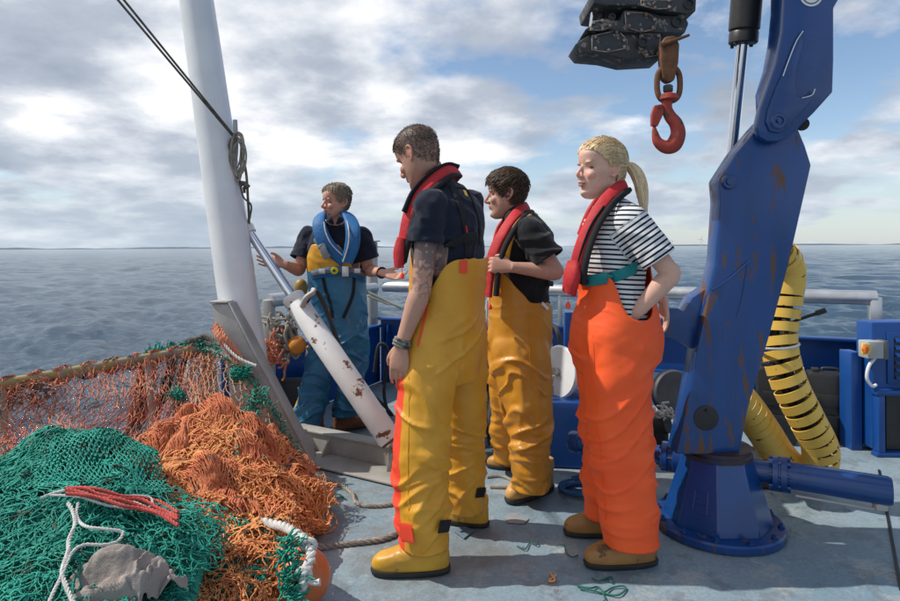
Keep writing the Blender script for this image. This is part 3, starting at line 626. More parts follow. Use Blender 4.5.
mb = MB(); mb.tube([W(667, 99, D), W(667, 108, D), W(670, 116, D), W(676, 124, D), W(678, 134, D), W(674, 144, D), W(666, 147, D), W(658, 142, D), W(655, 133, D), W(654, 126, D)],
                   [.024, .022, .026, .029, .032, .034, .029, .022, .014, .006], 16, n=60, flat=.72, nrm=(0, 1, 0)); part('hook_body', mb, red_hook, hk)
mb = MB(); mb.prism(pxs([(655, 105), (663, 104), (664, 113), (658, 126), (652, 125), (652, 114)], D-.014), (0, .026, 0), .003); mb.cyl(W(660, 106, D-.03), W(660, 106, D+.02), .007, 8); part('safety_latch', mb, red_hook, hk)

# ------------------------------------------------------------------ hoses in yellow spiral wrap
hs = thing('crane_hose', 'black crane hoses in yellow spiral wrap looping down behind the crane column', 'hose', W(800, 470, 3.0))
hp = [W(766, 232, 2.84), W(778, 250, 2.95), W(787, 270, 3.02), W(784, 300, 3.02), W(779, 340, 3.0), W(788, 380, 2.98), (W(806, 418, 2.98)), W(820, 448, 3.0), W(816, 470, 3.06), W(797, 472, 3.12), W(779, 455, 3.14), W(764, 432, 3.12), W(747, 408, 3.06), W(730, 390, 3.0)]
C_ = cr(hp, 500); T_ = np.gradient(C_, axis=0); T_ /= np.linalg.norm(T_, axis=1)[:, None]
s_len = np.concatenate([[0], np.cumsum(np.linalg.norm(np.diff(C_, axis=0), axis=1))])
U_ = []; u = np.array([1., 0, 0])
for i in range(500): u = u-T_[i]*np.dot(u, T_[i]); u /= np.linalg.norm(u); U_.append(u)
U_ = np.array(U_); V_ = np.cross(T_, U_)
def helix(pitch0, width, rad, th, s_a, s_b, n, dense):
    ss = np.linspace(s_a, s_b, n); rings = []
    ph = np.cumsum(np.array([2*math.pi*((ss[1]-ss[0])/dense(x)) for x in ss]))
    for x, a in zip(ss, ph):
        f = np.interp(x, s_len, np.arange(500)); i = int(min(498, f)); q = f-i
        c = C_[i]*(1-q)+C_[i+1]*q; t = T_[i]; d = U_[i]*math.cos(a)+V_[i]*math.sin(a); r = rad(x)
        w = width(x)/2; base = c+d*r
        rings.append([base-t*w, base+t*w, base+d*th+t*w*.96, base+d*th-t*w*.96])
    return rings
Lt = s_len[-1]
mb = MB(); mb.rings(helix(0, lambda x: .047, lambda x: .080*min(1, .35+x/.40) , .005, Lt*.03, Lt*.985, 1500, lambda x: .0455 if x < .46 else (.064 if x < 1.15 else .052))); part('spiral_wrap', mb, yellow_pl, hs, 40)
for k, (a, rr2) in enumerate(((0, .028), (2.1, .026), (4.2, .028))):
    mb = MB(); idx = np.arange(0, 500, 5); aa = a+s_len[idx]*1.2
    mb.tube(C_[idx]+(np.cos(aa)[:, None]*U_[idx]+np.sin(aa)[:, None]*V_[idx])*.026, .021, 10); part('hose_line', mb, rubber, hs)
mb = MB(); a = np.linspace(0, 2*math.pi, 24); c = np.array(W(777, 345, 2.98)); mb.tube([c+np.array([.095*math.cos(t), .095*math.sin(t), .012*math.cos(t)]) for t in a], .007, 8); part('tie_band', mb, alu, hs)
# loose hose end by the column
mb = MB(); mb.tube([W(792, 322, 3.05), W(806, 317, 3.02), W(818, 313, 3.0)], [.007, .008, .009], 8, n=10); mb.tube([W(816, 313.5, 3.0), W(826, 310, 2.98)], [.014, .013], 10)
tag(part('hose_nozzle', mb, rubber), 'short dark pipe with a nozzle sticking out behind the crane column', 'nozzle')

# ------------------------------------------------------------------ things along the bulwark
def case(px0, px1, py0, py1, D, dep, label, mname=black, lean=0):
    a = W(px0, py1, D); b = W(px1, py1, D); h = W(px0, py0, D).z-max(0, a.z); base = Vector(((a.x+b.x)/2, D+dep/2, 0))
    t = thing('plastic_case', label, 'case', base, 'black plastic cases by the bulwark')
    w = b.x-a.x; rot = Matrix.Rotation(math.atan2(dirR.y, dirR.x), 3, 'Z')
    mb = MB(); mb.box(base+Vector((0, 0, h/2)), (w, dep, h), rot, .03); part('shell', mb, mname, t)
    mb = MB(); mb.box(base+Vector((0, 0, h/2)), (w*.97, dep*.34, h*1.012), rot, .008); part('seam_band', mb, rubber, t)
    for s_ in (-.3, .3):
        mb = MB(); mb.box(base+rot @ Vector((s_*w, 0, h+.008)), (w*.16, .06, .025), rot, .006); part('latch', mb, rubber, t)
    mb = MB(); q = base+Vector((0, 0, h)); uu_ = rot @ Vector((1, 0, 0))
    mb.tube([q-uu_*w*.15+Vector((0, 0, .0)), q-uu_*w*.14+Vector((0, 0, .022)), q+uu_*w*.14+Vector((0, 0, .022)), q+uu_*w*.15+Vector((0, 0, .0))], .009, 8, n=20); part('handle', mb, rubber, t)
    for z in (.3, .6):
        mb = MB(); mb.box(base+rot @ Vector((0, -dep/2-.004, h*z)), (w*.7, .012, h*.18), rot, .005); part('rib_panel', mb, mname, t)
case(815, 858, 374, 448, 3.95, .13, 'black upright plastic case against the bulwark left of the blue cabinet')
case(764, 800, 368, 446, 3.9, .14, 'black plastic case half hidden behind the yellow spiral hose')
# black bag / tarp heap at the crane foot
mb = MB(); g_ = G(766, 480); base = Vector((g_.x, g_.y+.1, 0))
mb.sphere((0, 0, 0), 1, 40); Vh = mb.v[0]; n_ = fbm(Vh*2.2, 5, 4); Vh = Vh*(1+.28*n_[:, None]); Vh[:, 2] = np.maximum(Vh[:, 2], -.15)+.15; Vh = Vh*np.array([.26, .20, .085]); mb.v[0] = Vh+np.array(base); 
tag(part('hose_heap', mb, rubber, smooth=60), 'crumpled black rubber sheeting on the deck under the slew tube', 'rubber sheet')
mb = MB()
for k in range(4):
    c = G(740+k*3, 478)+Vector((.05, .15, .02+.02*k)); pts = [c+Vector((.17*math.cos(a)*(1+.08*k), .11*math.sin(a), .008*math.sin(3*a+k))) for a in np.linspace(0, 2*math.pi, 28)]; mb.tube(pts, .014, 8)
tag(part('hose_coil', mb, rubber), 'flat coil of black hose beside the crane base', 'hose')

# blue cabinet at the right edge
cb = thing('deck_cabinet', 'blue steel cabinet with a louvred vent at the right edge', 'cabinet', G(905, 458))
x0, x1, D = W(872, 400, 3.72).x, W(872, 400, 3.72).x+1.0, 3.72
def zz(py, D=3.72): return W(880, py, D).z
mb = MB(); mb.box(((x0+x1)/2, D+.075, (zz(322)+.03)/2), (x1-x0, .15, zz(322)-.03), None, .015); part('body', mb, blue2, cb)
mb = MB(); mb.box(((x0+x1)/2+.035, D-.006, (zz(332)+zz(384))/2), (x1-x0-.11, .012, zz(332)-zz(384)), None, .003); part('vent_frame', mb, blue2, cb)
mb = MB(); mb.box(((x0+x1)/2+.05, D-.0135, (zz(337)+zz(379))/2), (x1-x0-.16, .004, zz(337)-zz(379))); part('vent_opening', mb, black, cb)
for i in range(6):
    z = zz(376)+(zz(339)-zz(376))*i/5; mb = MB(); mb.box(((x0+x1)/2+.05, D-.020, z), (x1-x0-.165, .004, .040), Matrix.Rotation(R(-38), 3, 'X')); part('slat', mb, blue2, cb)
fz0, fz1 = zz(452), zz(391)
for nm, c, s_ in (('frame_bar', ((x0+x1)/2, D-.03, fz0), (x1-x0+.02, .06, .03)), ('frame_bar', ((x0+x1)/2, D-.03, fz1), (x1-x0+.02, .06, .03)), ('frame_bar', (x0+.02, D-.03, (fz0+fz1)/2), (.04, .058, fz1-fz0-.03))):
    mb = MB(); mb.box(c, s_, None, .004); part(nm, mb, blue2, cb)
mb = MB(); mb.box(((x0+x1)/2+.04, D-.008, (fz0+fz1)/2), (x1-x0-.08, .008, fz1-fz0-.04)); part('dark_panel', mb, black, cb)
mb = MB(); mb.box(((x0+x1)/2+.075, D-.016, (fz0+fz1)/2-.01), (x1-x0-.2, .008, fz1-fz0-.12)); part('inner_panel', mb, blue2, cb)
sp_ = thing('cabinet_side_post', 'narrow blue steel post left of the louvred cabinet', 'post', G(866, 455))
mb = MB(); mb.beam(G(866, 455)+Vector((.0, .14, 0)), G(866, 455)+Vector((.0, .14, .62)), .07, .12, up=(0, 1, 0), bevel=.006); part('post_body', mb, blue2, sp_)
jb = thing('junction_box', 'grey switch box with orange knob beside the blue cabinet', 'switch', W(868, 348, 3.70))
mb = MB(); mb.box(W(871, 349, 3.70), (.10, .09, .105), None, .006); part('box', mb, pm('grey_box', (.42, .43, .43), None, 5, .5), jb)
mb = MB(); mb.box(W(879, 349, 3.70)+Vector((.012, 0, 0)), (.03, .096, .115), None, .005); part('side_cover', mb, pm('dark_grey_box', (.13, .13, .14), None, 5, .5), jb)
mb = MB(); mb.box(W(866, 349, 3.635), (.05, .02, .065), None, .004); part('plate', mb, yellow_pl, jb)
mb = MB(); q = W(865, 349, 3.62); mb.lathe([(.018, 0), (.02, .006), (.014, .022), (.003, .024)], q, (-.3, -1, 0), 14); mb.box(q+Vector((-.01, -.02, 0)), (.016, .02, .04), None, .003); part('knob', mb, pm('orange_knob', (.75, .16, .02), None, 4, .4), jb)
mb = MB(); mb.tube([W(875, 358, 3.69), W(869, 366, 3.67), W(867, 378, 3.67), W(872, 386, 3.69), W(876, 385, 3.7)], .010, 8, n=24); part('cable', mb, white_p, jb)

# winch block with white drum behind the two right-hand figures
wn = thing('winch', 'blue deck winch block with a white warping drum between the crew', 'winch', G(575, 474))
D = 3.6; f0, f1 = W(541, 470, 3.55), W(622, 470, 3.55); zt = W(560, 402, 3.55).z
f0.z = f1.z = .006
mb = MB(); rr3 = [(f0.x, 3.52), (f1.x+.1, 3.44), (f1.x+.2, 3.86), (f0.x+.02, 3.98)]
mb.rings([[(x, y, .006) for x, y in rr3], [(x, y, zt-.03) for x, y in rr3], [((x*.9+.1*.85), y*.94+.06*3.7, zt+.012) for x, y in rr3], ]); o = part('housing', mb, blue2, wn, 20); bv = o.modifiers.new('bevel', 'BEVEL'); bv.width = .01; bv.segments = 2; bv.limit_method = 'ANGLE'
dc = W(570, 372, 3.72); dax = Vector((-.85, -.5, .12)).normalized()
mb = MB(); mb.lathe([(.03, .10), (.152, .10), (.162, .088), (.158, .07), (.12, .045), (.09, 0), (.085, -.08), (.09, -.13), (.09, -.14), (.03, -.15)], dc, dax, 40); part('drum', mb, white_p, wn, 50)
mb = MB(); mb.cyl(dc+dax*.09, dc+dax*.13, .025, 14); part('drum_hub', mb, alu_dull, wn)
mb = MB(); q = W(551, 394, 3.56); mb.cyl(q, q+Vector((0, 0, .055)), .022, 12); mb.cyl(q+Vector((0, 0, .055)), q+Vector((.012, 0, .11)), .014, 10); part('fitting', mb, alu_dull, wn)
for px, py in ((582, 398), (596, 396), (604, 401)):
    q = W(px, py, 3.6); mb = MB(); mb.lathe([(.02, 0), (.02, .03), (.014, .05), (.003, .052)], q-Vector((0, 0, .02)), (0, 0, 1), 12); part('cap_nut', mb, blue2, wn)
mb = MB(); mb.box(W(538, 350, 3.95), (.10, .12, .10), None, .01); mb.cyl(W(530, 372, 3.8), W(546, 350, 3.8), .03, 12); part('valve_block', mb, blue2, wn)
mb = MB(); mb.tube([W(545, 352, 3.78), W(541, 367, 3.7), W(536, 377, 3.66), W(528, 380, 3.66)], .012, 8, n=20); part('pale_pipe', mb, rope_w, wn)
mb = MB(); mb.tube([W(535, 420, 3.8), W(538, 390, 3.8), W(551, 372, 3.76), W(560, 350, 3.8), W(556, 328, 3.9), W(545, 325, 4.0)], .015, 8, n=30); part('hose', mb, rubber, wn)
mb = MB(); mb.beam(W(569, 400, 4.25), W(569, 312, 4.25), .07, .06, up=(0, 1, 0), bevel=.006); tag(part('winch_guide', mb, blue2), 'slim blue upright behind the white winch drum', 'post')
# reel of pale hose between the two men
re = thing('hose_reel', 'reel wound with pale grey hose between the two men in yellow', 'reel', G(488, 432))
rc = W(484, 374, 4.05); rax = Vector((.75, -.62, 0)).normalized(); ru = Vector((rax.y, -rax.x, 0)); 
mb = MB()
for lay in range(7):
    for w_ in range(3):
        r_ = .12+.026*lay; pts = [rc+rax*((w_-1)*.035+rnd.uniform(-.006, .006))+(ru*math.cos(a)+Vector((0, 0, 1))*math.sin(a))*(r_+rnd.uniform(-.004, .004)) for a in np.linspace(0, 2*math.pi, 33)]; mb.tube(pts, .0145, 7)
part('hose_winding', mb, rope_y, re)
mb = MB(); mb.lathe([(.10, -.07), (.10, .07)], rc, rax, 24); mb.lathe([(.08, .068), (.32, .068), (.32, .078), (.08, .078)], rc-rax*.15, rax, 36); part('flange', mb, black, re)
mb = MB()
for s_ in (-1, 1): mb.tube([rc+rax*.11*s_, rc+rax*.11*s_+ru*.18-Vector((0, 0, rc.z))], .018, 8); mb.tube([rc+rax*.11*s_, rc+rax*.11*s_-ru*.18-Vector((0, 0, rc.z))], .018, 8)
mb.tube([rc-rax*.14, rc+rax*.14], .02, 10); part('stand', mb, alu_dull, re)
for i, pts in enumerate(([(478, 380), (484, 400), (486, 425), (489, 445)], [(497, 395), (496, 418), (494, 446)], [(374, 372), (379, 345), (388, 352), (384, 392), (390, 420)], [(376, 398), (392, 415), (402, 440)])):
    mb = MB(); mb.tube([W(x, y, 3.8 if i < 2 else 4.6) for x, y in pts], .013, 8, n=24); tag(part('hydraulic_hose', mb, rubber), ['black hydraulic hose hanging under the hose reel', 'black hydraulic hose just right of the hose reel', 'black looped hose on the bulwark behind the central man', 'black hose on the deck behind the central man'][i], 'hose', 'black hydraulic hoses')
# floats, rope bundle, bin near the older man
fl = MB(); fl.sphere(W(297, 345, 4.0), .062, 24); tag(part('float', fl, buoy_y, smooth=60), 'round amber float hanging from the rope bundle at the short rail', 'float')
fl = MB(); fl.sphere(W(301, 288, 4.25), .055, 20, (.9, .7, 1.2)); tag(part('float', fl, pm('ochre_float', (.36, .22, .04), None, 6, .5), smooth=60), 'dull amber float tucked beside the older man\'s hip on the rail', 'float')
def wild(mb, c, R_, n, r, k=5, npt=14, seed=0, zs=1):
    q = random.Random(seed)
    for _ in range(n):
        p = Vector((q.gauss(0, .5), q.gauss(0, .5), q.gauss(0, .5))); d = Vector((q.gauss(0, 1), q.gauss(0, 1), q.gauss(0, 1))); pts = []
        for j in range(npt):
            pts.append(c+Vector((p.x*R_[0], p.y*R_[1], p.z*R_[2]))); d = (d+Vector((q.gauss(0, 1), q.gauss(0, 1), q.gauss(0, 1)))*.9).normalized(); p = p+d*.28-p*.12
        mb.tube(pts, r, k, n=npt*3)
mb = MB(); wild(mb, W(284, 340, 4.05), (.11, .08, .17), 16, .011, seed=4); o = part('rope_bundle', mb, rope_g); tag(o, 'tangled white and tan rope bundle hanging at the short rail', 'rope')
mb = MB(); wild(mb, W(272, 350, 4.0), (.10, .08, .15), 16, .007, seed=8); tag(part('net_bundle', mb, net_r), 'rusty orange twine bundle tangled in the rope at the short rail', 'netting')
mb = MB(); mb.tube([W(262, 317, 4.1), W(285, 319, 4.05), W(300, 312, 4.1)], .010, 6, n=16); mb.tube([W(262, 322, 4.08), W(284, 325, 4.02), W(300, 316, 4.1)], .008, 6, n=16); tag(part('lashing', mb, rope_g), 'grey rope lashing tied round the short rail', 'rope')
mb = MB(); mb.tube([W(368, 292, 4.9), W(384, 300, 4.9), W(402, 308, 4.9)], .012, 6, n=12); mb.tube([W(368, 296, 4.88), W(390, 305, 4.88)], .008, 6, n=12); tag(part('lashing', mb, rope_y), 'pale rope tied round the tall flat post', 'rope')
bn = thing('fish_bin', 'grey plastic bin behind the legs of the older man', 'bin', G(285, 424))
c = G(284, 424)+Vector((-.02, .22, 0)); mb = MB()
def rect(w, d, z): return [c+Vector((x*w, y*d, z)) for x, y in ((-1, -1), (1, -1), (1, 1), (-1, 1))]
mb.rings([rect(.15, .12, .01), rect(.19, .15, .30), rect(.20, .16, .30), rect(.20, .16, .325), rect(.175, .135, .325), rect(.14, .11, .03)]); part('tub', mb, pm('grey_bin', (.12, .12, .12), None, 5, .6), bn, 20)
# rope end hanging on a cleat by the crane, wheel behind
mb = MB(); c = W(672, 392, 3.75); mb.lathe([(.03, -.03), (.13, -.03), (.14, -.015), (.11, 0), (.14, .015), (.13, .03), (.03, .03)], c, (.25, -1, .1), 30); o = part('sheave', mb, pm('grey_sheave', (.10, .11, .12), (.07, .07, .08), 6, .55, .2), smooth=40); tag(o, 'grey sheave wheel lying behind the crane column', 'pulley')
mb = MB(); wild(mb, W(664, 414, 3.3), (.045, .04, .035), 14, .006, seed=12); mb.tube([W(655, 409, 3.3), W(640, 412, 3.35), W(632, 418, 3.4)], .012, 8); tag(part('rope_end', mb, rope_w), 'frayed white rope end left of the crane column', 'rope')
mb = MB(); mb.cyl(W(655, 425, 3.35), W(668, 424, 3.3), .05, 16); mb.cyl(W(661, 424, 3.33), W(661, 445, 3.33), .04, 14); tag(part('bollard', mb, rubber), 'small dark bollard under the frayed white rope end', 'bollard')
# tackle line between the men
mb = MB(); mb.tube([W(487, 300, 3.9), W(487, 320, 3.9), W(490, 332, 3.95)], .008, 6, n=10); mb.tube([W(489, 296, 3.9), W(484, 316, 3.9), W(485, 330, 3.9)], .006, 6, n=10); tag(part('thin_line', mb, rope_w), 'thin white line hanging from the rail by the hose reel', 'rope')
# ropes and scraps on the deck
mb = MB(); twist_rope(mb, [G(314, 474, .02), G(328, 479, .012), G(342, 486, .01), G(352, 493, .01), G(357, 503, .01), G(372, 506, .01), G(396, 504, .01), G(430, 500, .01)], .011, 240); tag(part('deck_rope', mb, rope_g), 'grey rope lying on deck from the nets to the central man, the farther one', 'rope', 'grey ropes on the deck')
mb = MB(); twist_rope(mb, [G(300, 543, .06), G(322, 547, .013), G(345, 544, .012), G(378, 540, .012), G(396, 534, .012), G(420, 520, .012)], .013, 220); tag(part('deck_rope', mb, rope_g), 'thicker grey rope on deck from the orange buoy to the yellow boots', 'rope', 'grey ropes on the deck')
mb = MB(); q = random.Random(5)
for k in range(7):
    c = G(578+q.uniform(-3, 3), 487+q.uniform(-2, 3), .01+.008*k); rr4 = .075+q.uniform(-.02, .025); pts = [c+Vector((rr4*1.1*math.cos(a), rr4*math.sin(a)*.8, q.uniform(-.003, .003))) for a in np.linspace(0, 2*math.pi, 24)]; mb.tube(pts, .0075, 6, n=60)
mb.tube([G(572, 478, .03), G(596, 472, .03), G(600, 490, .01), G(587, 503, .01)], .0075, 6, n=30); tag(part('blue_rope_coil', mb, rope_b), 'small coil of blue rope on deck behind the woman', 'rope')
mb = MB(); mb.tube([G(487, 477, .008), G(500, 476, .008), G(512, 481, .008), G(508, 487, .008), G(490, 487, .008)], .009, 8, n=40); tag(part('grey_hose_loop', mb, rope_g), 'thin grey hose loop on deck between the boots of the two men', 'hose')
def scrap(pts, mat, label, r=.0028, loops=0):
    mb = MB(); mb.tube([G(x, y, .006+.004*(i % 2)) for i, (x, y) in enumerate(pts)], r, 5, n=len(pts)*6)
    tag(part('twine_scrap', mb, mat), label, 'twine', 'twine scraps on the deck')
scrap([(517, 546), (525, 549), (530, 543), (537, 545), (538, 542)], net_g_dark, 'short green twine scrap on deck left of the woman\'s boots')
scrap([(556, 546), (564, 545), (566, 552), (572, 557), (578, 555)], net_g_dark, 'curved green twine scrap beside the toe of the woman\'s near boot')
scrap([(592, 578), (598, 581), (606, 579), (612, 582), (611, 577), (605, 579)], net_g_dark, 'green twine scrap in front of the woman\'s near boot, the uppermost one')
scrap([(577, 586), (590, 588), (598, 587), (604, 592), (612, 588), (622, 586), (626, 589), (618, 595), (606, 594), (590, 590), (580, 589)], net_g_dark, 'large tangled green twine scrap at the bottom edge of the deck', .0035)
scrap([(602, 592), (605, 600), (596, 604)], net_g_dark, 'green twine tail reaching the lower edge of the picture')
scrap([(550, 573), (555, 580), (549, 581), (556, 575)], net_o2, 'tiny orange twine scrap on the sunlit deck', .004)
scrap([(329, 497), (335, 498), (341, 497), (346, 499), (338, 494), (330, 498)], net_g_dark, 'dark green twine scrap on deck between the two grey ropes')
mb = MB(); mb.prism([G(453, 531, .006), G(464, 526, .006), G(474, 531, .006), G(464, 539, .006)], (0, 0, .003), .001, 1); mb.lathe([(.008, 0), (.008, .005), (.003, .007)], G(461, 531, .0125), (0, 0, 1), 8); tag(part('deck_plate', mb, pm('deck_plate_paint', (.17, .24, .29), None, 8, .5)), 'small grey bolted plate on the deck beside the far yellow boot', 'plate')
mb = MB(); mb.prism([G(503, 517, .004), G(514, 513, .004), G(529, 519, .004), G(524, 524, .004), G(508, 523, .004)], (0, 0, .0015)); tag(part('flat_scrap', mb, pm('pale_flake', (.30, .30, .30), None, 12, .7)), 'flat pale scrap lying on the shaded deck between the boots', 'scrap')
# ------------------------------------------------------------------ netting
class Height:
    def __init__(s, pts, floor=0.004, p=3.0, extra=()):
        s.C = np.array([list(W(*q)) for q in pts]+[list(e) for e in extra]); s.p = p; s.floor = floor
    def __call__(s, x, y):
        x = np.asarray(x, float); y = np.asarray(y, float); d = (x[..., None]-s.C[:, 0])**2+(y[..., None]-s.C[:, 1])**2+.004
        w = d**(-s.p/2); return np.maximum((w*s.C[:, 2]).sum(-1)/w.sum(-1), s.floor)
    def hit(s, px, py, lift=.012):
        for D in np.linspace(1.2, 4.2, 500):
            p = W(px, py, D)
            if p.z <= float(s(p.x, p.y))+lift: return p
        return G(px, py, lift)
def strands(P, r, k=3, n_up=None):
    """P: [E,K,3] polylines -> one merged mesh (vertices, quads) of thin k-sided tubes"""
    E, K = P.shape[:2]; T = np.gradient(P, axis=1); T /= np.linalg.norm(T, axis=2, keepdims=True)+1e-9
    up = np.array([.13, .21, 1.0]); U = np.cross(T, up); U /= np.linalg.norm(U, axis=2, keepdims=True)+1e-9; V = np.cross(T, U)
    a = np.arange(k)/k*2*np.pi; rr = np.asarray(r); rr = rr.reshape(-1, 1, 1, 1) if rr.ndim else rr
    X = P[:, :, None, :]+rr*(np.cos(a)[None, None, :, None]*U[:, :, None, :]+np.sin(a)[None, None, :, None]*V[:, :, None, :])
    idx = np.arange(E*K*k).reshape(E, K, k); A = idx[:, :-1]; B = idx[:, 1:]; A2 = np.roll(A, -1, 2); B2 = np.roll(B, -1, 2)
    F = np.stack([A, A2, B2, B], -1).reshape(-1, 4); return X.reshape(-1, 3), F
def quad_mesh(name, lst):
    n = 0; Vs = []; Fs = []
    for V, F in lst: Vs.append(V); Fs.append(F+n); n += len(V)
    V = np.vstack(Vs); F = np.vstack(Fs); me = bpy.data.meshes.new(name); me.vertices.add(len(V)); me.vertices.foreach_set('co', V.ravel())
    me.loops.add(F.size); me.loops.foreach_set('vertex_index', F.ravel().astype(np.int32)); me.polygons.add(len(F)); me.polygons.foreach_set('loop_start', np.arange(len(F))*4)
    me.update(calc_edges=True); me.validate(); me.shade_smooth(); return me
def lattice(fn, nu, nv, K=4, jit=.0, seed=0, drop=0.0):
    rs = np.random.RandomState(seed); E0 = []; E1 = []
    for j in range(nv):
        off = .5*(j % 2)
        for i in range(nu):
            a = ((i+off)/nu, j/nv)
            for di in (0, 1):
                i2 = i+off-.5+di; b = (i2/nu, (j+1)/nv)
                if drop and rs.rand() < drop: continue
                E0.append(a); E1.append(b)
    E0 = np.array(E0); E1 = np.array(E1); t = np.linspace(0, 1, K)[None, :, None]
    # jitter nodes consistently
    def jn(A): return A+np.stack([vnoise(np.stack([A[:, 0]*nu*2.1, A[:, 1]*nv*1.3, A[:, 0]*0+seed], 1), 3)/nu, vnoise(np.stack([A[:, 0]*nu*2.1, A[:, 1]*nv*1.3, A[:, 0]*0+seed+9], 1), 5)/nv], 1)*jit
    UV = jn(E0)[:, None, :]*(1-t)+jn(E1)[:, None, :]*t
    P = fn(UV[..., 0], UV[..., 1]); 
    return P
def bend(P, amp, seed, freq=30):
    Q = P.reshape(-1, 3); o = np.stack([vnoise(Q*freq, seed+k) for k in range(3)], 1).reshape(P.shape)
    K = P.shape[1]; w = np.sin(np.linspace(0, np.pi, K))[None, :, None]; return P+o*w*amp*np.array([1, 1, .45])
def knots(P, r, seed=0):
    """small knot blobs at strand starts, as short fat strands"""
    d = P[:, 1]-P[:, 0]; d /= np.linalg.norm(d, axis=1, keepdims=True)+1e-9
    Kp = np.stack([P[:, 0]-d*r*1.6, P[:, 0], P[:, 0]+d*r*1.6], 1); return strands(Kp, r*1.75, 4)

# stern tube rail carrying the nets
sr = thing('stern_rail', 'rust and yellow stained tube rail with nets slung over it at the left', 'railing', G(215, 440))
q0, q1, q2 = W(-60, 398, 2.45), W(0, 385, 2.72), W(214, 346, 3.74)
stain = pm('stained_tube_paint', (.22, .19, .15), (.40, .30, .10), 9, .6, .1, .001, 40, wear=(.30, .26, .22), wthr=.5, wscale=12)
mb = MB(); mb.tube([q0, q1, q2, q2+(q2-q1)*.12], .027, 16); part('tube', mb, stain, sr, 60)
for i, (t, r) in enumerate(((.0, .022), (.62, .02), (.98, .024))):
    p = q1.lerp(q2, t); mb = MB(); mb.tube([p, Vector((p.x+.05, p.y, 0))], r, 12); part('stanchion', mb, alu_dull, sr, 60)
dk = MB(); dk.tube([W(173, 360, 3.5), W(168, 380, 3.48), W(158, 405, 3.42), W(148, 440, 3.35)], .030, 12, n=20); dk.tube([W(186, 352, 3.6), W(178, 385, 3.55), W(176, 430, 3.45)], .022, 10, n=20)
tag(part('rubber_hose', dk, rubber), 'dark curved rubber hose hanging behind the draped net', 'hose')
mb = MB(); mb.beam(W(206, 355, 3.75), W(214, 440, 3.6), .07, .03, bevel=.004); mb.beam(W(190, 352, 3.9), W(172, 435, 3.7), .05, .03, bevel=.004)
tag(part('net_gate', mb, alu_dull), 'pale aluminium slats of the stern gate seen through the net', 'gate')
mb = MB(); q = random.Random(9)
for k in range(6):
    pts = [W(172+k*1.5, 352+q.uniform(-3, 3), 3.6), W(190, 345+q.uniform(-6, 4), 3.62), W(208, 342+q.uniform(-8, 6), 3.62), W(226, 351+q.uniform(-7, 5), 3.5), W(243, 368+q.uniform(-5, 4), 3.42), W(258, 388+q.uniform(-3, 3), 3.36)]
    twist_rope(mb, pts, .013, 130)
tag(part('dark_ropes', mb, rope_d), 'bunch of thick dark grey ropes over the end of the stern rail', 'rope')
mb = MB(); 
for k in range(5): twist_rope(mb, [W(212+k*2, 326+q.uniform(-3, 3), 3.43), W(218+k*2, 338, 3.38), W(226+k*2.4, 352+q.uniform(-4, 4), 3.38), W(238+k*2, 366, 3.36)], .010, 60)
tag(part('faded_ropes', mb, net_r), 'faded pink ropes over the lower left of the buttress plate', 'rope')
mb = MB(); twist_rope(mb, [W(217, 331, 3.40), W(226, 346, 3.37), W(238, 358, 3.34), W(256, 366, 3.33)], .009, 70); tag(part('white_rope', mb, rope_w), 'white rope end among the faded pink ropes', 'rope')
# chain near the bundle
ch = MB(); p = W(152, 372, 3.42); 
for k in range(16):
    c = p+Vector((-.006*k, -.012*k, -.026*k)); a = np.linspace(0, 2*math.pi, 11)
    ax1 = Vector((0, 0, 1)); ax2 = Vector((1, 0, 0)) if k % 2 else Vector((0, 1, 0))
    ch.tube([c+ax1*.019*math.cos(t)+ax2*.010*math.sin(t) for t in a], .0035, 5)
tag(part('chain', ch, black_worn), 'short dark chain hanging inside the draped netting', 'chain')

# hanging orange net from the rail down to the heaps
def bil(c, u, v):
    c = [np.array(x) for x in c]; u = u[..., None]; v = v[..., None]
    return (c[0]*(1-u)+c[1]*u)*(1-v)+(c[3]*(1-u)+c[2]*u)*v
def sheet1(u, v):
    P = bil((W(-40, 395, 2.5), W(214, 348, 3.70), W(205, 440, 2.95), W(-60, 500, 2.1)), u, v)
    w = (v*(1-v)*4)[..., None]; Q = P.reshape(-1, 3)
    o = np.stack([fbm(Q*3.1+k*7, 40+k, 2) for k in range(3)], 1).reshape(P.shape); return P+o*np.array([.05, .07, .03])*w+np.array([0, .05, -.03])*w
L_ = []
P = bend(lattice(sheet1, 42, 15, 4, .45, 1), .014, 3); L_.append(strands(P, .0024)); L_.append(knots(P, .0023)); P = bend(lattice(sheet1, 38, 13, 4, .9, 11), .02, 7)+np.array([.01, .03, .0]); L_.append(strands(P, .0020))
def wrapr(u, v):     # net wrapped round the rail
    c = np.array(q1)*(1-u[..., None])+np.array(q2)*u[..., None]; a = v*2*np.pi*1.4+u*9; rad = .035+.012*np.sin(u*60)
    return c+np.stack([0*a, np.cos(a)*rad, np.sin(a)*rad-.006], -1)
P = bend(lattice(wrapr, 84, 6, 4, .9, 2, drop=.2), .022, 5); L_.append(strands(P, .0030))
def rag(px, D, w, h, seed, n=260, r=.003):
    rs = np.random.RandomState(seed); E = []
    for _ in range(n):
        x = rs.uniform(-w, w); t0_ = rs.uniform(-.1, .8); ln = rs.uniform(.1, .3); pts = []
        for t in np.linspace(0, 1, 6):
            z = t0_+ln*t; pts.append((x+rs.randn()*.012-z*.10*1.0, rs.randn()*.02, -z*h))
        E.append(pts)
    top = np.array(W(px, 362 if px > 100 else 380, D)); return np.array(E)+top
L_.append(strands(bend(rag(150, 3.42, .045, .42, 2, 300), .02, 9), .0032))
L_.append(strands(bend(rag(205, 3.5, .07, .40, 5, 60), .02, 9), .003))
L_.append(strands(bend(rag(30, 2.78, .16, .16, 6, 90), .03, 9), .003))
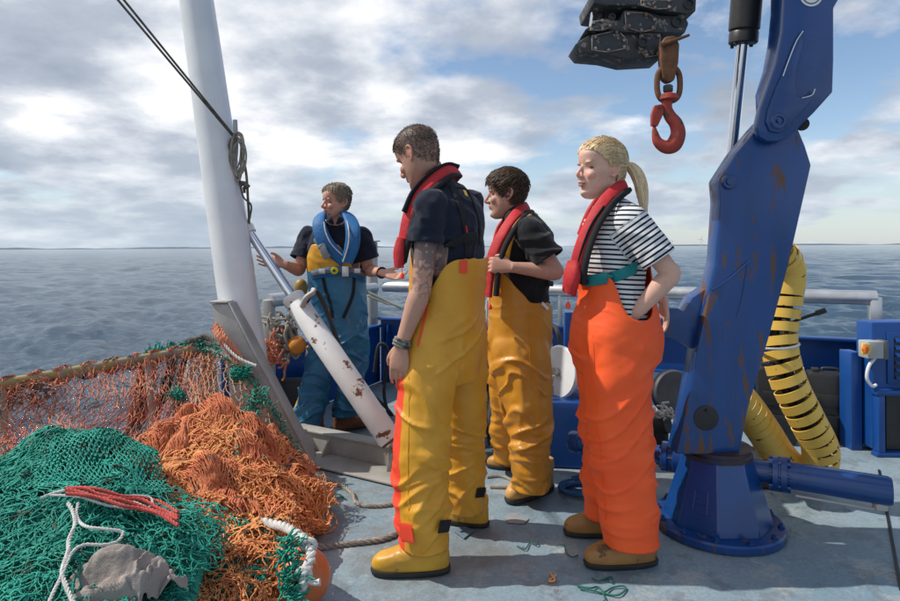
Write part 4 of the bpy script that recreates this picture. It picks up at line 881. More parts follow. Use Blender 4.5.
dn = add_obj('draped_net', quad_mesh('draped_net', L_), net_r); tag(dn, 'faded orange-red netting draped over the stern rail with sea showing through', 'net')

# right hand drape over the buttress: pale mesh with a green edge
def sheet2(u, v):
    top = np.array([list(W(204, 347, 3.66)), list(W(228, 356, 3.5)), list(W(250, 378, 3.38)), list(W(272, 412, 3.30)), list(W(290, 442, 3.28)), list(W(312, 484, 3.22))])
    bot = np.array([list(W(186, 425, 3.0)), list(W(205, 418, 2.98)), list(W(232, 420, 2.98)), list(W(262, 450, 2.98)), list(W(288, 478, 3.0)), list(W(306, 505, 3.0))])
    A = cr(top, 60); B = cr(bot, 60); f = np.clip(u*59, 0, 59); i = np.minimum(f.astype(int), 58); t = (f-i)[..., None]
    a = A[i]*(1-t)+A[i+1]*t; b = B[i]*(1-t)+B[i+1]*t; P = a*(1-v[..., None])+b*v[..., None]; w = (v*(1-v)*4)[..., None]
    Q = P.reshape(-1, 3); o = np.stack([fbm(Q*4+k*7, 60+k, 2) for k in range(3)], 1).reshape(P.shape); return P+o*.03*w+np.array([-.01, -.05, .02])*w
L_ = []
P = bend(lattice(sheet2, 20, 10, 4, .35, 7), .010, 3); L_.append(strands(P, .0028)); L_.append(knots(P, .0030))
dn2 = add_obj('mesh_drape', quad_mesh('mesh_drape', L_), pm('tan_twine', (.50, .27, .16), (.44, .20, .10), 8, .8, 0, .001, 250)); tag(dn2, 'tan diamond netting stretched over the foot of the grey buttress plate', 'net')
mb = MB(); ed = [W(150, 352, 3.43), W(176, 348, 3.56), W(204, 346, 3.62), W(228, 355, 3.46), W(250, 377, 3.34), W(272, 411, 3.26), W(290, 441, 3.24), W(306, 470, 3.2)]
rs = np.random.RandomState(3); E = []
EC = cr(ed, 200)
for i in range(420):
    c = EC[min(199, int(200*rs.rand()**1.5))]; d = rs.randn(3); d /= np.linalg.norm(d); a = c+rs.randn(3)*.012; pts = [a]
    for _ in range(4): d = d+rs.randn(3)*.7; d /= np.linalg.norm(d); pts.append(pts[-1]+d*.014)
    E.append(pts)
for (px, py, D, n, sp) in ((240, 373, 3.3, 160, .018), (176, 396, 3.2, 70, .016), (246, 418, 2.95, 70, .03), (256, 398, 3.0, 60, .02), (228, 470, 2.7, 60, .03), (240, 452, 2.75, 50, .03)):
    c = np.array(W(px, py, D))
    for i in range(n):
        d = rs.randn(3); d /= np.linalg.norm(d); pts = [c+rs.randn(3)*sp]
        for _ in range(4): d = d+rs.randn(3)*.7; d /= np.linalg.norm(d); pts.append(pts[-1]+d*.013)
        E.append(pts)
tag(add_obj('green_lashing', quad_mesh('green_lashing', [strands(np.array(E), .0032)]), net_g), 'green twine lashings along the edge of the draped netting', 'twine')
mb = MB(); twist_rope(mb, [Vector(e)+Vector((0, 0, -.01)) for e in ed[2:]], .010, 200); tag(part('edge_rope', mb, rope_g), 'grey edge rope of the netting running down over the buttress', 'rope')

# ---- heaps
HG = Height([(200, 525, 2.05), (262, 600, 1.9), (0, 480, 2.2), (60, 441, 2.32), (100, 440, 2.32), (140, 462, 2.27), (160, 497, 2.2), (30, 505, 2.0), (90, 500, 2.03), (0, 560, 1.8), (100, 545, 1.85), (180, 540, 1.95), (212, 550, 1.98), (248, 574, 1.97), (240, 605, 1.85), (150, 600, 1.75), (60, 600, 1.62), (0, 600, 1.6), (-60, 480, 2.1), (-60, 560, 1.75), (-60, 640, 1.5), (60, 660, 1.42), (170, 660, 1.5)],
            extra=[(-1.4, 2.6, .30), (-1.0, 2.55, .2), (-1.9, 2.5, .25), (-.62, 2.05, .08), (-.5, 1.8, .02), (-.45, 1.4, .02), (-.8, 2.4, .15)])
HO = Height([(222, 408, 2.92), (190, 425, 2.8), (160, 440, 2.7), (130, 465, 2.6), (250, 425, 2.9), (270, 452, 2.92), (205, 450, 2.68), (238, 440, 2.78), (180, 480, 2.5), (215, 480, 2.55), (250, 480, 2.66), (285, 490, 2.85), (160, 510, 2.3), (200, 520, 2.33), (235, 515, 2.42), (262, 530, 2.42), (240, 560, 2.2), (275, 565, 2.22), (250, 600, 2.05), (285, 600, 2.1), (225, 600, 1.98), (140, 500, 2.4)],
            extra=[(-1.1, 3.2, .15), (-1.4, 3.0, .25), (-.72, 3.3, .02), (-.62, 3.0, .01), (-.58, 2.7, .01), (-.50, 2.35, .02), (-.5, 2.0, .02), (-.9, 3.4, .02), (-1.6, 2.7, .2)])
def patch(H, corners, lift, seed, f=4.0, lat=.05, ver=.03, f2=14, lat2=.02):
    C = [np.array(c) for c in corners]
    def fn(u, v):
        P = bil([np.array([c[0], c[1], 0]) for c in C], u, v); Q = P.reshape(-1, 3)
        def o(fr, s_, k): return fbm(Q*fr+k*5.3, s_+k, 2).reshape(P.shape[:-1])
        x = P[..., 0]+lat*o(f, seed, 0)+lat2*o(f2, seed+30, 0); y = P[..., 1]+lat*o(f, seed, 1)+lat2*o(f2, seed+30, 1)
        z = H(x, y)+lift+ver*np.abs(o(f, seed, 2))*1.2+lat2*.38*o(f2, seed+30, 2)
        return np.stack([x, y, np.maximum(z, .006)], -1)
    return fn
def core(name, H, corners, n, sink):
    C = [np.array([c[0], c[1], 0.]) for c in corners]; u, v = np.meshgrid(np.linspace(0, 1, n), np.linspace(0, 1, n)); P = bil(C, u, v)
    z = H(P[..., 0], P[..., 1])-sink; e = np.minimum(np.minimum(u, 1-u), np.minimum(v, 1-v)); z = np.where(e <= 0.0001, .002, np.maximum(z, .002)); P[..., 2] = z
    Q = P.reshape(-1, 3); i, j = np.meshgrid(np.arange(n-1), np.arange(n-1), indexing='ij'); a = i*n+j; F = np.stack([a, a+1, a+n+1, a+n], -1).reshape(-1, 4); return Q, F
gc = [(-1.95, 1.30), (-.66, 1.25), (-.84, 2.12), (-1.95, 2.62)]
L_ = []
for k in range(5):
    P = bend(lattice(patch(HG, gc, -.03+.015*k, 100+k*9, 4.0, .07, .045, 15, .022), 54, 54, 5, .75, k, drop=.05), .012, k); L_.append(strands(P, .0021)); 
    if k > 2: L_.append(knots(P, .0022))
gn = add_obj('green_net', quad_mesh('green_net', L_+[core('c', HG, gc, 60, .05)]), net_g); tag(gn, 'crumpled heap of sea green trawl netting in the lower left corner', 'net')
# taut upper flap of the green net
def flap(u, v):
    P = bil((W(-40, 500, 2.02), W(-50, 470, 2.3), W(150, 436, 2.52), W(172, 505, 2.12)), v, u); x, y = P[..., 0], P[..., 1]
    Q = P.reshape(-1, 3); z = HG(x, y)+.055+.025*fbm(Q*3, 8, 2).reshape(x.shape); P[..., 2] = z; return P
P = bend(lattice(flap, 40, 26, 4, .25, 5), .006, 2); P2 = bend(lattice(flap, 36, 24, 4, .4, 15), .012, 2)+np.array([0, .01, -.02])
tag(add_obj('green_net_flap', quad_mesh('green_net_flap', [strands(P, .0027), knots(P, .0027), strands(P2, .0023)]), net_g), 'taut fold of green diamond netting over the top of the green heap', 'net')

o1 = [(-1.62, 2.30), (-.86, 2.25), (-.70, 3.05), (-1.45, 3.15)]
L_ = []
def rot_patch(H, c, size, ang, **kw):
    ca, sa = math.cos(ang), math.sin(ang); sx_, sy_ = size
    return patch(H, [(c[0]+ca*x-sa*y, c[1]+sa*x+ca*y) for x, y in ((-sx_, -sy_), (sx_, -sy_), (sx_, sy_), (-sx_, sy_))], **kw)
# bunched, combed bundles: narrow cells so the twines run side by side
for k in range(5):
    f = rot_patch(HO, (-1.14, 2.66), (.34, .42), R(28), lift=-.03+.014*k, seed=200, f=4.6, lat=.05, ver=.085, f2=11, lat2=.012)
    P = bend(lattice(f, 90, 14, 6, .9, 20+k, drop=.05), .014, k, 22); L_.append(strands(P, .0019))
for k in range(3):
    f = rot_patch(HO, (-.98, 2.86), (.26, .26), R(-12), lift=.0+.014*k, seed=260, f=5, lat=.05, ver=.07, f2=11, lat2=.01)
    P = bend(lattice(f, 70, 9, 6, .9, 50+k, drop=.05), .016, k, 22); L_.append(strands(P, .0019))
co_ = [(-1.70, 2.15), (-.62, 2.0), (-.62, 3.2), (-1.5, 3.3)]
tag(add_obj('orange_net', quad_mesh('orange_net', L_+[core('c', HO, co_, 60, .055)]), net_o), 'bunched heap of deep orange netting under the draped net', 'net')
L_ = []
for k in range(5):
    f = patch(HO, [(-1.12, 1.75), (-.60, 1.72), (-.60, 3.02), (-1.22, 2.75)], -.03+.014*k, 300+k*2, 4.8, .07, .06, 13, .025)
    P = bend(lattice(f, 34, 52, 5, .9, 30+k, drop=.05), .015, k+3, 26); L_.append(strands(P, .0021)); 
    if k > 2: L_.append(knots(P, .0028))
for k in range(3):
    f = patch(HO, [(-1.25, 2.2), (-.68, 2.2), (-.68, 3.12), (-1.2, 3.0)], .02+.01*k, 360+k*9, 4.5, .08, .04, 13, .025)
    P = bend(lattice(f, 30, 30, 5, .9, 60+k, drop=.1), .02, k+3, 20); L_.append(strands(P, .0028))
tag(add_obj('pale_orange_net', quad_mesh('pale_orange_net', L_), net_o2), 'loose pale orange netting spilling down onto the deck', 'net')
# stray green bits at the seam of the two heaps
L_ = []
f = patch(HO, [(-.86, 1.60), (-.66, 1.60), (-.64, 2.35), (-.88, 2.4)], .03, 410, 5, .05, .03, 13, .02)
P = bend(lattice(f, 12, 28, 4, .9, 71), .02, 5); L_.append(strands(P, .0024)); L_.append(knots(P, .0024))
tag(add_obj('green_net_tail', quad_mesh('green_net_tail', L_), net_g), 'tail of green netting lying across the pale orange net', 'net')

# cords on the green heap
def cord(pts, r, mat, name, label, cat='rope', tw=True, lift=.085, n=150, grp=None):
    mb = MB(); P_ = [HG.hit(x, y, lift) for x, y in pts]
    if tw: twist_rope(mb, P_, r, n)
    else: mb.tube(P_, r, 7, n=n)
    return tag(part(name, mb, mat), label, cat, grp)
cord([(41, 498), (58, 492), (75, 490), (95, 497), (113, 501), (135, 503), (151, 511)], .0052, rope_w, 'white_line', 'white cord lying across the top of the green netting', n=120)
cord([(68, 503), (73, 512), (75, 524), (69, 540), (68, 552), (62, 571), (66, 586), (72, 600), (80, 620)], .0058, rope_w, 'white_line', 'white cord running down the green netting to the lower frame edge', n=160)
cord([(78, 503), (77, 516), (85, 526), (104, 529), (122, 532), (118, 541), (104, 545), (84, 545), (72, 553), (62, 575), (50, 600), (44, 620)], .0048, rope_w, 'white_line', 'thin white cord looping in the middle of the green netting', n=180)
cord([(50, 495), (80, 497), (110, 506), (140, 509), (152, 505), (148, 497), (120, 496), (92, 500)], .0042, rope_w, 'white_line', 'doubled thin white cord beside the red rope', n=140)
mb = MB()
for k, dy in enumerate((0, 3.4, 7, 10)): twist_rope(mb, [HG.hit(x, y+(dy-2)*(.5+.8*(x-60)/110)+1.6*math.sin(x*.11+k*2), .085+.006*k) for x, y in ((66, 488), (84, 489), (100, 493), (122, 497), (142, 500), (160, 506), (178, 514))], .0062, 140)
tag(part('red_rope', mb, rope_r), 'red twisted rope bundle between the green and orange netting', 'rope')
mb = MB(); twist_rope(mb, [HG.hit(176, 513, .05), HG.hit(182, 512, .05), HG.hit(187, 511, .05)], .008, 20); tag(part('rope_tip', mb, rope_w), 'pale frayed tip at the end of the red rope', 'rope')
# grey cloth
cm = pm('grey_sackcloth', (.36, .31, .28), (.26, .22, .20), 7, .95, 0, .002, 300, bump2=.010, bscale2=22)
u, v = np.meshgrid(np.linspace(-1, 1, 130), np.linspace(-1, 1, 130)); cc = HG.hit(120, 600, .0)
X = cc.x+u*.155; Y = cc.y-.01+v*.13; rr5 = np.sqrt(u*u+v*v); Z = float(HG(cc.x, cc.y))+.13*np.clip(1-rr5*.9, -.4, 1)+.015-.35*np.minimum(0, Y-cc.y)*-1*0
Q = np.stack([X*3, Y*3, 0*X], -1).reshape(-1, 3); ridg = 1-2*np.abs(fbm(Q*4.6+np.stack([vnoise(Q*3, 3)]*3, 1)*.9, 77, 3)); Z = Z+.026*ridg.reshape(X.shape); 
X = X+.03*fbm(Q*3, 9, 2).reshape(X.shape); Y = Y+.03*fbm(Q*3, 19, 2).reshape(X.shape); msk = (rr5+.18*vnoise(np.stack([u*2, v*2, 0*u], -1).reshape(-1, 3), 4).reshape(u.shape)) < 1.0
V = np.stack([X, Y, Z], -1).reshape(-1, 3); n = 130; F = [(i*n+j, i*n+j+1, (i+1)*n+j+1, (i+1)*n+j) for i in range(n-1) for j in range(n-1) if msk[i, j] and msk[i+1, j+1] and msk[i, j+1] and msk[i+1, j]]
mb = MB(); mb.add(V, F); o = part('grey_cloth', mb, cm, smooth=80); s_ = o.modifiers.new('thickness', 'SOLIDIFY'); s_.thickness = .003
tag(o, 'crumpled grey cloth on the green netting at the lower frame edge', 'cloth')

# orange buoy with white braided rope and green lashings
by = thing('net_buoy', 'big orange buoy by the white braided rope at the lower left of the deck', 'buoy', (W(304, 578, 2.16).x, 2.16, 0))
bc_ = W(303, 577, 2.16); mb = MB(); mb.sphere(bc_, .098, 36, (1, 1, 1.02)); part('buoy_body', mb, buoy_o, by, 60)
mb = MB(); mb.lathe([(.03, 0), (.026, .018), (.012, .022)], bc_+Vector((.0, 0, .09)), (-.1, 0, 1), 16); part('buoy_neck', mb, buoy_o, by)
mb = MB(); br = [W(259, 521, 2.38), W(271, 524, 2.35), W(284, 527, 2.3), W(297, 534, 2.22), W(307, 543, 2.12), W(311, 556, 2.05), W(306, 570, 2.0), W(303, 584, 1.98), W(294, 600, 1.97), W(286, 620, 1.95)]
twist_rope(mb, br, .017, 170, pitch=.085, k=8)
for c, r_ in ((W(309, 544, 2.1), .024), (W(304, 573, 2.0), .022)):
    a = np.linspace(0, 2*math.pi, 14); mb.tube([c+Vector((r_*math.cos(t), -.008, r_*math.sin(t)*.8)) for t in a], .010, 8)
mb.tube([W(305, 580, 1.98), W(313, 583, 1.98), W(320, 582, 1.98)], [.008, .008, .012], 8, n=10)
tag(part('braided_rope', mb, rope_w), 'thick white braided rope running over the orange buoy', 'rope')
rs = np.random.RandomState(8); E = []
for i in range(150):
    t = rs.rand(); p = np.array(W(290-14*rs.rand()+6*t, 540+60*t, 2.08-.12*t))+rs.randn(3)*.012; d = np.array([rs.uniform(.3, 1), -.2, rs.uniform(.1, .8)]); pts = [p]
    for _ in range(4): d = d+rs.randn(3)*.35; d /= np.linalg.norm(d); pts.append(pts[-1]+d*.016)
    E.append(pts)
tag(add_obj('green_lashing', quad_mesh('green_lashing', [strands(np.array(E), .0034)]), net_g), 'green twine knotted along the white braided rope on the buoy', 'twine')
# ------------------------------------------------------------------ people: one continuous body each, clothes as parts
def vtx(me):
    a = np.empty(len(me.vertices)*3); me.vertices.foreach_get('co', a); return a.reshape(-1, 3)
def nrmls(me):
    a = np.empty(len(me.vertices)*3); me.vertex_normals.foreach_get('vector', a); return a.reshape(-1, 3)
def setv(me, V): me.vertices.foreach_set('co', V.ravel()); me.update()
def fuse(mb, voxel, smooth=4, fac=.5):
    """joins overlapping closed pieces into one continuous skin (world coordinates)"""
    me = to_mesh('tmp', mb.verts(), mb.f, False); bm = bmesh.new(); bm.from_mesh(me); bmesh.ops.recalc_face_normals(bm, faces=bm.faces[:]); bm.to_mesh(me); bm.free()
    o = bpy.data.objects.new('tmp', me); COL.objects.link(o)
    m = o.modifiers.new('r', 'REMESH'); m.mode = 'VOXEL'; m.voxel_size = voxel; m.use_smooth_shade = True
    if smooth: s_ = o.modifiers.new('s', 'SMOOTH'); s_.factor = fac; s_.iterations = smooth
    bpy.context.view_layer.update(); dg = bpy.context.evaluated_depsgraph_get(); out = bpy.data.meshes.new_from_object(o.evaluated_get(dg))
    bpy.data.objects.remove(o); bpy.data.meshes.remove(me); out.name = 'fused'; out.shade_smooth(); return out
def bvh_of(me): return BVHTree.FromPolygons([v.co.copy() for v in me.vertices], [tuple(p.vertices) for p in me.polygons])
def cull(me, keep):
    bm = bmesh.new(); bm.from_mesh(me); bm.verts.ensure_lookup_table(); bmesh.ops.delete(bm, geom=[v for v in bm.verts if not keep[v.index]], context='VERTS')
    bv = [v for v in bm.verts if v.is_boundary]                     # even out the cut hem
    for _ in range(10):
        nc = {v: sum((e.other_vert(v).co for e in v.link_edges if e.is_boundary), Vector())/max(1, sum(1 for e in v.link_edges if e.is_boundary)) for v in bv}
        for v in bv: v.co = v.co.lerp(nc[v], .6)
    bm.to_mesh(me); bm.free(); me.update(); return me
def col_attr(me, C):
    a = me.color_attributes.new('pigment', 'FLOAT_COLOR', 'POINT'); a.data.foreach_set('color', np.hstack([C, np.ones((len(C), 1))]).ravel())
def f_attr(me, name, A): a = me.attributes.new(name, 'FLOAT', 'POINT'); a.data.foreach_set('value', np.asarray(A, float))
def skin_mat():
    m = bpy.data.materials.new('skin'); m.use_nodes = True; nt = m.node_tree; N = nt.nodes.new; L = nt.links.new; p = nt.nodes['Principled BSDF']
    a = N('ShaderNodeAttribute'); a.attribute_name = 'pigment'; tc = N('ShaderNodeTexCoord'); n = N('ShaderNodeTexNoise'); n.inputs['Scale'].default_value = 45; n.inputs['Detail'].default_value = 5; L(tc.outputs['Object'], n.inputs['Vector'])
    mr = N('ShaderNodeMapRange'); mr.inputs[3].default_value = .86; mr.inputs[4].default_value = 1.12; L(n.outputs['Fac'], mr.inputs[0])
    v = N('ShaderNodeVectorMath'); v.operation = 'SCALE'; L(a.outputs['Color'], v.inputs[0]); L(mr.outputs[0], v.inputs['Scale']); L(v.outputs[0], p.inputs['Base Color'])
    p.inputs['Roughness'].default_value = .52; p.inputs['Subsurface Weight'].default_value = .25; p.inputs['Subsurface Radius'].default_value = (.010, .004, .002); p.inputs['Subsurface Scale'].default_value = 1.0
    n2 = N('ShaderNodeTexNoise'); n2.inputs['Scale'].default_value = 320; L(tc.outputs['Object'], n2.inputs['Vector']); b = N('ShaderNodeBump'); b.inputs['Distance'].default_value = .0008; L(n2.outputs['Fac'], b.inputs['Height']); L(b.outputs[0], p.inputs['Normal']); return m
SKIN = skin_mat()
def fabric(name, c1, c2=None, rough=.85, bump=.0006, bs=420, sc=6, wr=.006, wrs=13, spec=.3, wear=None, wthr=.68, wsc=10, sheen=.0):
    return pm(name, c1, c2, sc, rough, 0, bump, bs, wear=wear, wthr=wthr, wscale=wsc, spec=spec, bump2=wr, bscale2=wrs, sheen=sheen, wrough=rough, rvar=.05)
oil_y = fabric('yellow_oilskin', (.70, .36, .035), (.62, .29, .025), .42, .0003, 300, 5, .004, 9, .4, wear=(.40, .20, .05), wthr=.69, wsc=7)
oil_y2 = fabric('ochre_oilskin', (.60, .27, .022), (.52, .22, .018), .36, .0003, 300, 5, .004, 9, .45, wear=(.34, .16, .03), wthr=.68, wsc=8)
oil_o = fabric('fluorescent_orange_oilskin', (.95, .12, .022), (.88, .095, .018), .5, .0003, 300, 5, .003, 8, .35, wear=(.42, .07, .03), wthr=.70, wsc=6)
oil_r = fabric('fluorescent_red_panel', (.92, .085, .04), (.82, .07, .035), .5, .0003, 300, 5, .002, 9, .35, wear=(.6, .2, .08), wthr=.7)
oil_b = fabric('blue_oilskin', (.020, .125, .25), (.03, .17, .30), .40, .0003, 300, 7, .006, 10, .45, wear=(.13, .22, .26), wthr=.62, wsc=8)
navy = fabric('navy_cotton', (.010, .014, .028), (.014, .018, .034), .9, .0005, 500, 6, .004, 12, .2, sheen=.15)
blackc = fabric('black_cotton', (.012, .013, .016), (.018, .019, .022), .9, .0005, 500, 6, .004, 12, .2, sheen=.15)
redj = fabric('red_life_jacket_cloth', (.55, .03, .035), (.46, .025, .03), .65, .0005, 500, 8, .005, 25, .35, wear=(.3, .05, .04), wthr=.7)
bluej = fabric('blue_life_jacket_cloth', (.018, .14, .36), (.02, .12, .30), .6, .0005, 500, 8, .005, 25, .35)
blackw = fabric('black_webbing', (.012, .012, .014), (.02, .02, .022), .8, .001, 300, 8, 0, 9, .3)
teal = fabric('teal_belt', (.02, .24, .25), (.015, .18, .19), .7, .001, 300, 14, .003, 30, .3, wear=(.3, .45, .45), wthr=.66)
boot_y = pm('yellow_rubber_boot', (.66, .36, .03), (.52, .27, .03), 8, .42, 0, .0008, 60, wear=(.33, .18, .05), wthr=.62, wscale=14)
boot_t = pm('tan_leather_boot', (.42, .21, .06), (.30, .14, .045), 9, .55, 0, .0015, 50, wear=(.13, .065, .03), wthr=.58, wscale=12)
boot_t2 = pm('ochre_leather_boot', (.56, .30, .08), (.44, .22, .06), 9, .5, 0, .0012, 50, wear=(.2, .1, .04), wthr=.62, wscale=12)
boot_d = pm('brown_work_boot', (.22, .09, .035), (.15, .06, .03), 9, .6, 0, .0015, 50)
sole_m = pm('boot_sole', (.02, .02, .02), (.035, .03, .03), 12, .7, 0, .001, 60)
def hair_mat(name, c1, c2):
    return pm(name, c1, c2, 38, .5, 0, .0, 60, spec=.35, stretch=(1, 1, 1))

HEADL = [(-.124, .070, .030, .014), (-.114, .086, .004, .030), (-.100, .091, -.014, .042), (-.086, .088, -.034, .050), (-.072, .086, -.052, .056), (-.055, .0895, -.066, .061), (-.038, .088, -.078, .065), (-.015, .085, -.090, .069), (.008, .084, -.097, .0715), (.024, .092, -.101, .0735), (.038, .094, -.103, .0755), (.058, .092, -.101, .0765), (.078, .082, -.092, .072), (.098, .062, -.075, .060), (.112, .036, -.052, .041), (.120, .008, -.026, .02)]
def head_matrix(o, f, pitch=0, roll=0, s=1.0):
    f = Vector((f[0], f[1], 0)).normalized(); X = f; Z = Vector((0, 0, 1)); Y = Z.cross(X)
    M_ = Matrix((X, Y, Z)).transposed().to_4x4(); M_ = M_ @ Matrix.Rotation(R(pitch), 4, 'Y') @ Matrix.Rotation(R(roll), 4, 'X')
    return Matrix.Translation(Vector(o)) @ M_ @ Matrix.Scale(s, 4)
def tm(M_, P): P = np.atleast_2d(np.array(P, float)); return P @ np.array(M_.to_3x3()).T+np.array(M_.translation)
def egg(P):
    x, y, z = P.T; w = np.clip((x-.0)/.095, 0, 1)**1.6*np.clip((.085-z)/.06, 0, 1); P = P.copy(); P[:, 1] = y*(1-.20*w); return P
def add_head(mb, M_, fem=False):
    lv = HEADL
    if fem: lv = [(z+(.004 if z < -.09 else 0), f-(.004 if z < -.07 else .002 if z < -.04 else 0)-(.003 if .02 < z < .045 else 0), b, w*(.84 if z < -.08 else .90 if z < -.03 else .98)) for z, f, b, w in HEADL]
    mb.stack(lv, Matrix.Identity(4), 48, 2.2, n=60); mb.v[-1] = tm(M_, egg(mb.v[-1]))
    T = lambda p: Vector(tm(M_, p)[0]); s = M_.to_scale()[0]
    # nose
    nz = [(.088, 0, .012), (.094, 0, .002), (.103, 0, -.012), (.111, 0, -.024), (.110, 0, -.031), (.098, 0, -.038), (.085, 0, -.040)]
    rr = [.006, .007, .0082, .0095, .0092, .007, .004]
    if fem: nz = [(.087, 0, .010), (.092, 0, .0), (.1, 0, -.012), (.106, 0, -.022), (.104, 0, -.029), (.096, 0, -.036), (.085, 0, -.038)]; rr = [r*.85 for r in rr]
    mb.tube([T(p) for p in nz], [r*s for r in rr], 12, n=24)
    for y in (-1, 1):
        mb.sphere(T((.095, y*.0105, -.032)), .0072*s, 10)
        mb.sphere(T((.064, y*(.034 if not fem else .032), -.028)), (.021 if not fem else .0185)*s, 14)                      # cheek
        mb.sphere(T((.0765, y*.029, .0215)), .0125*s, 12, (1, 1.5, .5), M_.to_3x3().normalized())     # brow
        # ear
        e = [(-.004, .071, .016), (-.016, .080, .024), (-.031, .083, .018), (-.035, .082, 0), (-.027, .079, -.018), (-.015, .075, -.031), (-.006, .071, -.032)]
        mb.tube([T((p[0], y*p[1], p[2])) for p in e], [.005*s]*7, 8, n=24)
        mb.sphere(T((-.018, y*.0755, -.002)), .02*s, 12, (.8, .22, 1.25), M_.to_3x3().normalized())
    mb.tube([T((.086, -.020, -.0585)), T((.094, -.010, -.0545)), T((.0955, 0, -.0555)), T((.094, .010, -.0545)), T((.086, .020, -.0585))], [.0015*s, .0036*s, .0040*s, .0036*s, .0015*s], 8, n=16)
    mb.tube([T((.085, -.018, -.0655)), T((.0925, -.009, -.068)), T((.0940, 0, -.0685)), T((.0925, .009, -.068)), T((.085, .018, -.0655))], [.0015*s, .0042*s, .0047*s, .0042*s, .0015*s], 8, n=16)
    mb.sphere(T((.077 if fem else .080, 0, -.098 if fem else -.100)), (.013 if fem else .017)*s, 14, (1, 1.2, .9))
def hand(mb, w, X, palm, thumb, curl=(.35, .4, .3), s=1.0, tcurl=.3, spread=.05, side=1):
    X = Vector(X).normalized(); Zp = Vector(palm); Zp = (Zp-X*Zp.dot(X)).normalized(); Y = Vector(thumb); Y = (Y-X*Y.dot(X)-Zp*Y.dot(Zp)).normalized(); w = Vector(w)
    def q(x, y, z): return w+(X*x+Y*y+Zp*z)*s
    def ring(x, hy, hz, oz=0, oy=0):
        a = np.arange(16)/16*2*np.pi; return [q(x, oy+hy*math.copysign(abs(math.cos(t))**.8, math.cos(t)), oz+hz*math.sin(t)) for t in a]
    mb.rings([ring(-.03, .027, .020), ring(0, .028, .0185), ring(.02, .032, .0175, .001), ring(.05, .041, .0165, .001), ring(.075, .043, .0145), ring(.092, .041, .0125), ring(.099, .035, .009)])
    for y0, ln, r in ((-.031, .066, .0077), (-.0105, .080, .0084), (.0105, .087, .0088), (.031, .078, .0086)):
        ang = 0; p = Vector((.075, y0*.95, 0)); pts = [q(*p)]; rr = [r*1.12*s]; sp = (y0*2.2)*spread*10
        p = Vector((.094, y0, 0)); pts.append(q(*p)); rr.append(r*1.08*s)
        for k, (fr, c) in enumerate(zip((.44, .31, .25), curl)):
            ang += c; d = Vector((math.cos(ang)*math.cos(sp), math.sin(sp)*math.cos(ang), math.sin(ang))); p = p+d*ln*fr; pts.append(q(*p)); rr.append(r*(1-.1*(k+1))*s)
        mb.tube(pts, rr, 10, n=18); mb.sphere(pts[-1], rr[-1]*.98, 10)
    pts = [q(.008, .016, .004), q(.034, .038, .010), q(.060, .052, .014+.010*tcurl), q(.085, .057-.012*tcurl, .018+.03*tcurl)]
    mb.tube(pts, [.014*s, .0125*s, .0102*s, .0085*s], 10, n=14); mb.sphere(pts[-1], .0084*s, 10)
def arm(mb, sh, el, wr, k=1.0):
    sh, el, wr = map(Vector, (sh, el, wr)); mb.sphere(sh, .058*k, 16)
    mb.tube([sh, sh.lerp(el, .35), sh.lerp(el, .8), el, el.lerp(wr, .22), el.lerp(wr, .6), wr], [.056*k, .052*k, .043*k, .041*k, .043*k, .034*k, .026*k], 18, n=40)
def ell_rings(secs, L, F, inflate=0.0, n=24, e=2.4, k=36):
    A = np.array([list(c)+[a, b] for c, a, b in secs]); A = cr(A, n); L = np.array(L); F = np.array(F); t = np.arange(k)/k*2*np.pi
    c = np.sign(np.cos(t))*np.abs(np.cos(t))**(2/e); s_ = np.sign(np.sin(t))*np.abs(np.sin(t))**(2/e); out = []
    for r in A: out.append(r[:3]+c[:, None]*L*(r[3]+inflate)+s_[:, None]*F*(r[4]+inflate))
    return np.array(out)
def crumple(me, amp, seed, ax=(9, 9, 9), where=None, amp2=0, f2=(30, 30, 30)):
    V = vtx(me); N_ = nrmls(me); Q = V*np.array(ax); wv = np.stack([vnoise(Q*.6, seed+50+k) for k in range(3)], 1)*.9
    rid = 1-2*np.abs(vnoise(Q+wv, seed)); rid = np.sign(rid)*np.abs(rid)**1.2; d = amp*(rid+.5*vnoise(Q*.5, seed+3)+.35*(1-2*np.abs(vnoise(Q*2.1+wv*2, seed+5))))
    if amp2: d = d+amp2*vnoise(V*np.array(f2), seed+8)
    if where is not None: d = d*where(V)
    setv(me, V+N_*d[:, None]); return me
def folds(me, amp, seed, where, legs):
    V = vtx(me); N_ = nrmls(me); x, y, z = V.T; st = lambda *a: np.stack(a, 1)
    wob = vnoise(V*3.5, seed+1)*.5
    d = .75*(1-2.2*np.abs(vnoise(st(x*8+wob, y*8, z*1.5), seed+2)))*np.clip(1.1-.0*z, .3, 1)
    for k, sg in enumerate((1, -1)):
        n = vnoise(st(z*12+sg*(x+y*.6)*7+wob*2, (x-y)*3.5, z*2+k*7), seed+5+k); m = np.clip(vnoise(V*3.3, seed+9+k)*3+.4, 0, 1)
        d += 1.6*m*(np.clip(1-3.3*np.abs(n), 0, 1)**1.3-.2)
    zk = np.array([lg[len(lg)//2][0][2] for lg in legs]).mean(); ze = min(lg[-1][0][2] for lg in legs)
    w = np.exp(-((z-zk)/.10)**2)+1.1*np.exp(-((z-ze-.09)/.09)**2)
    n = vnoise(st(x*5+wob*3, y*5, z*24+wob*4), seed+20); d += .9*w*(np.clip(1-2.2*np.abs(n), 0, 1)-.3)
    d += .25*vnoise(V*26, seed+30); top = max(lg[0][0][2] for lg in legs)
    d *= np.where(z > top, np.clip(1-(z-top)/.12, .28, 1), 1)
    setv(me, V+N_*(amp*d)[:, None])
def thick(o, t): m = o.modifiers.new('thickness', 'SOLIDIFY'); m.thickness = t; m.offset = -1; return o
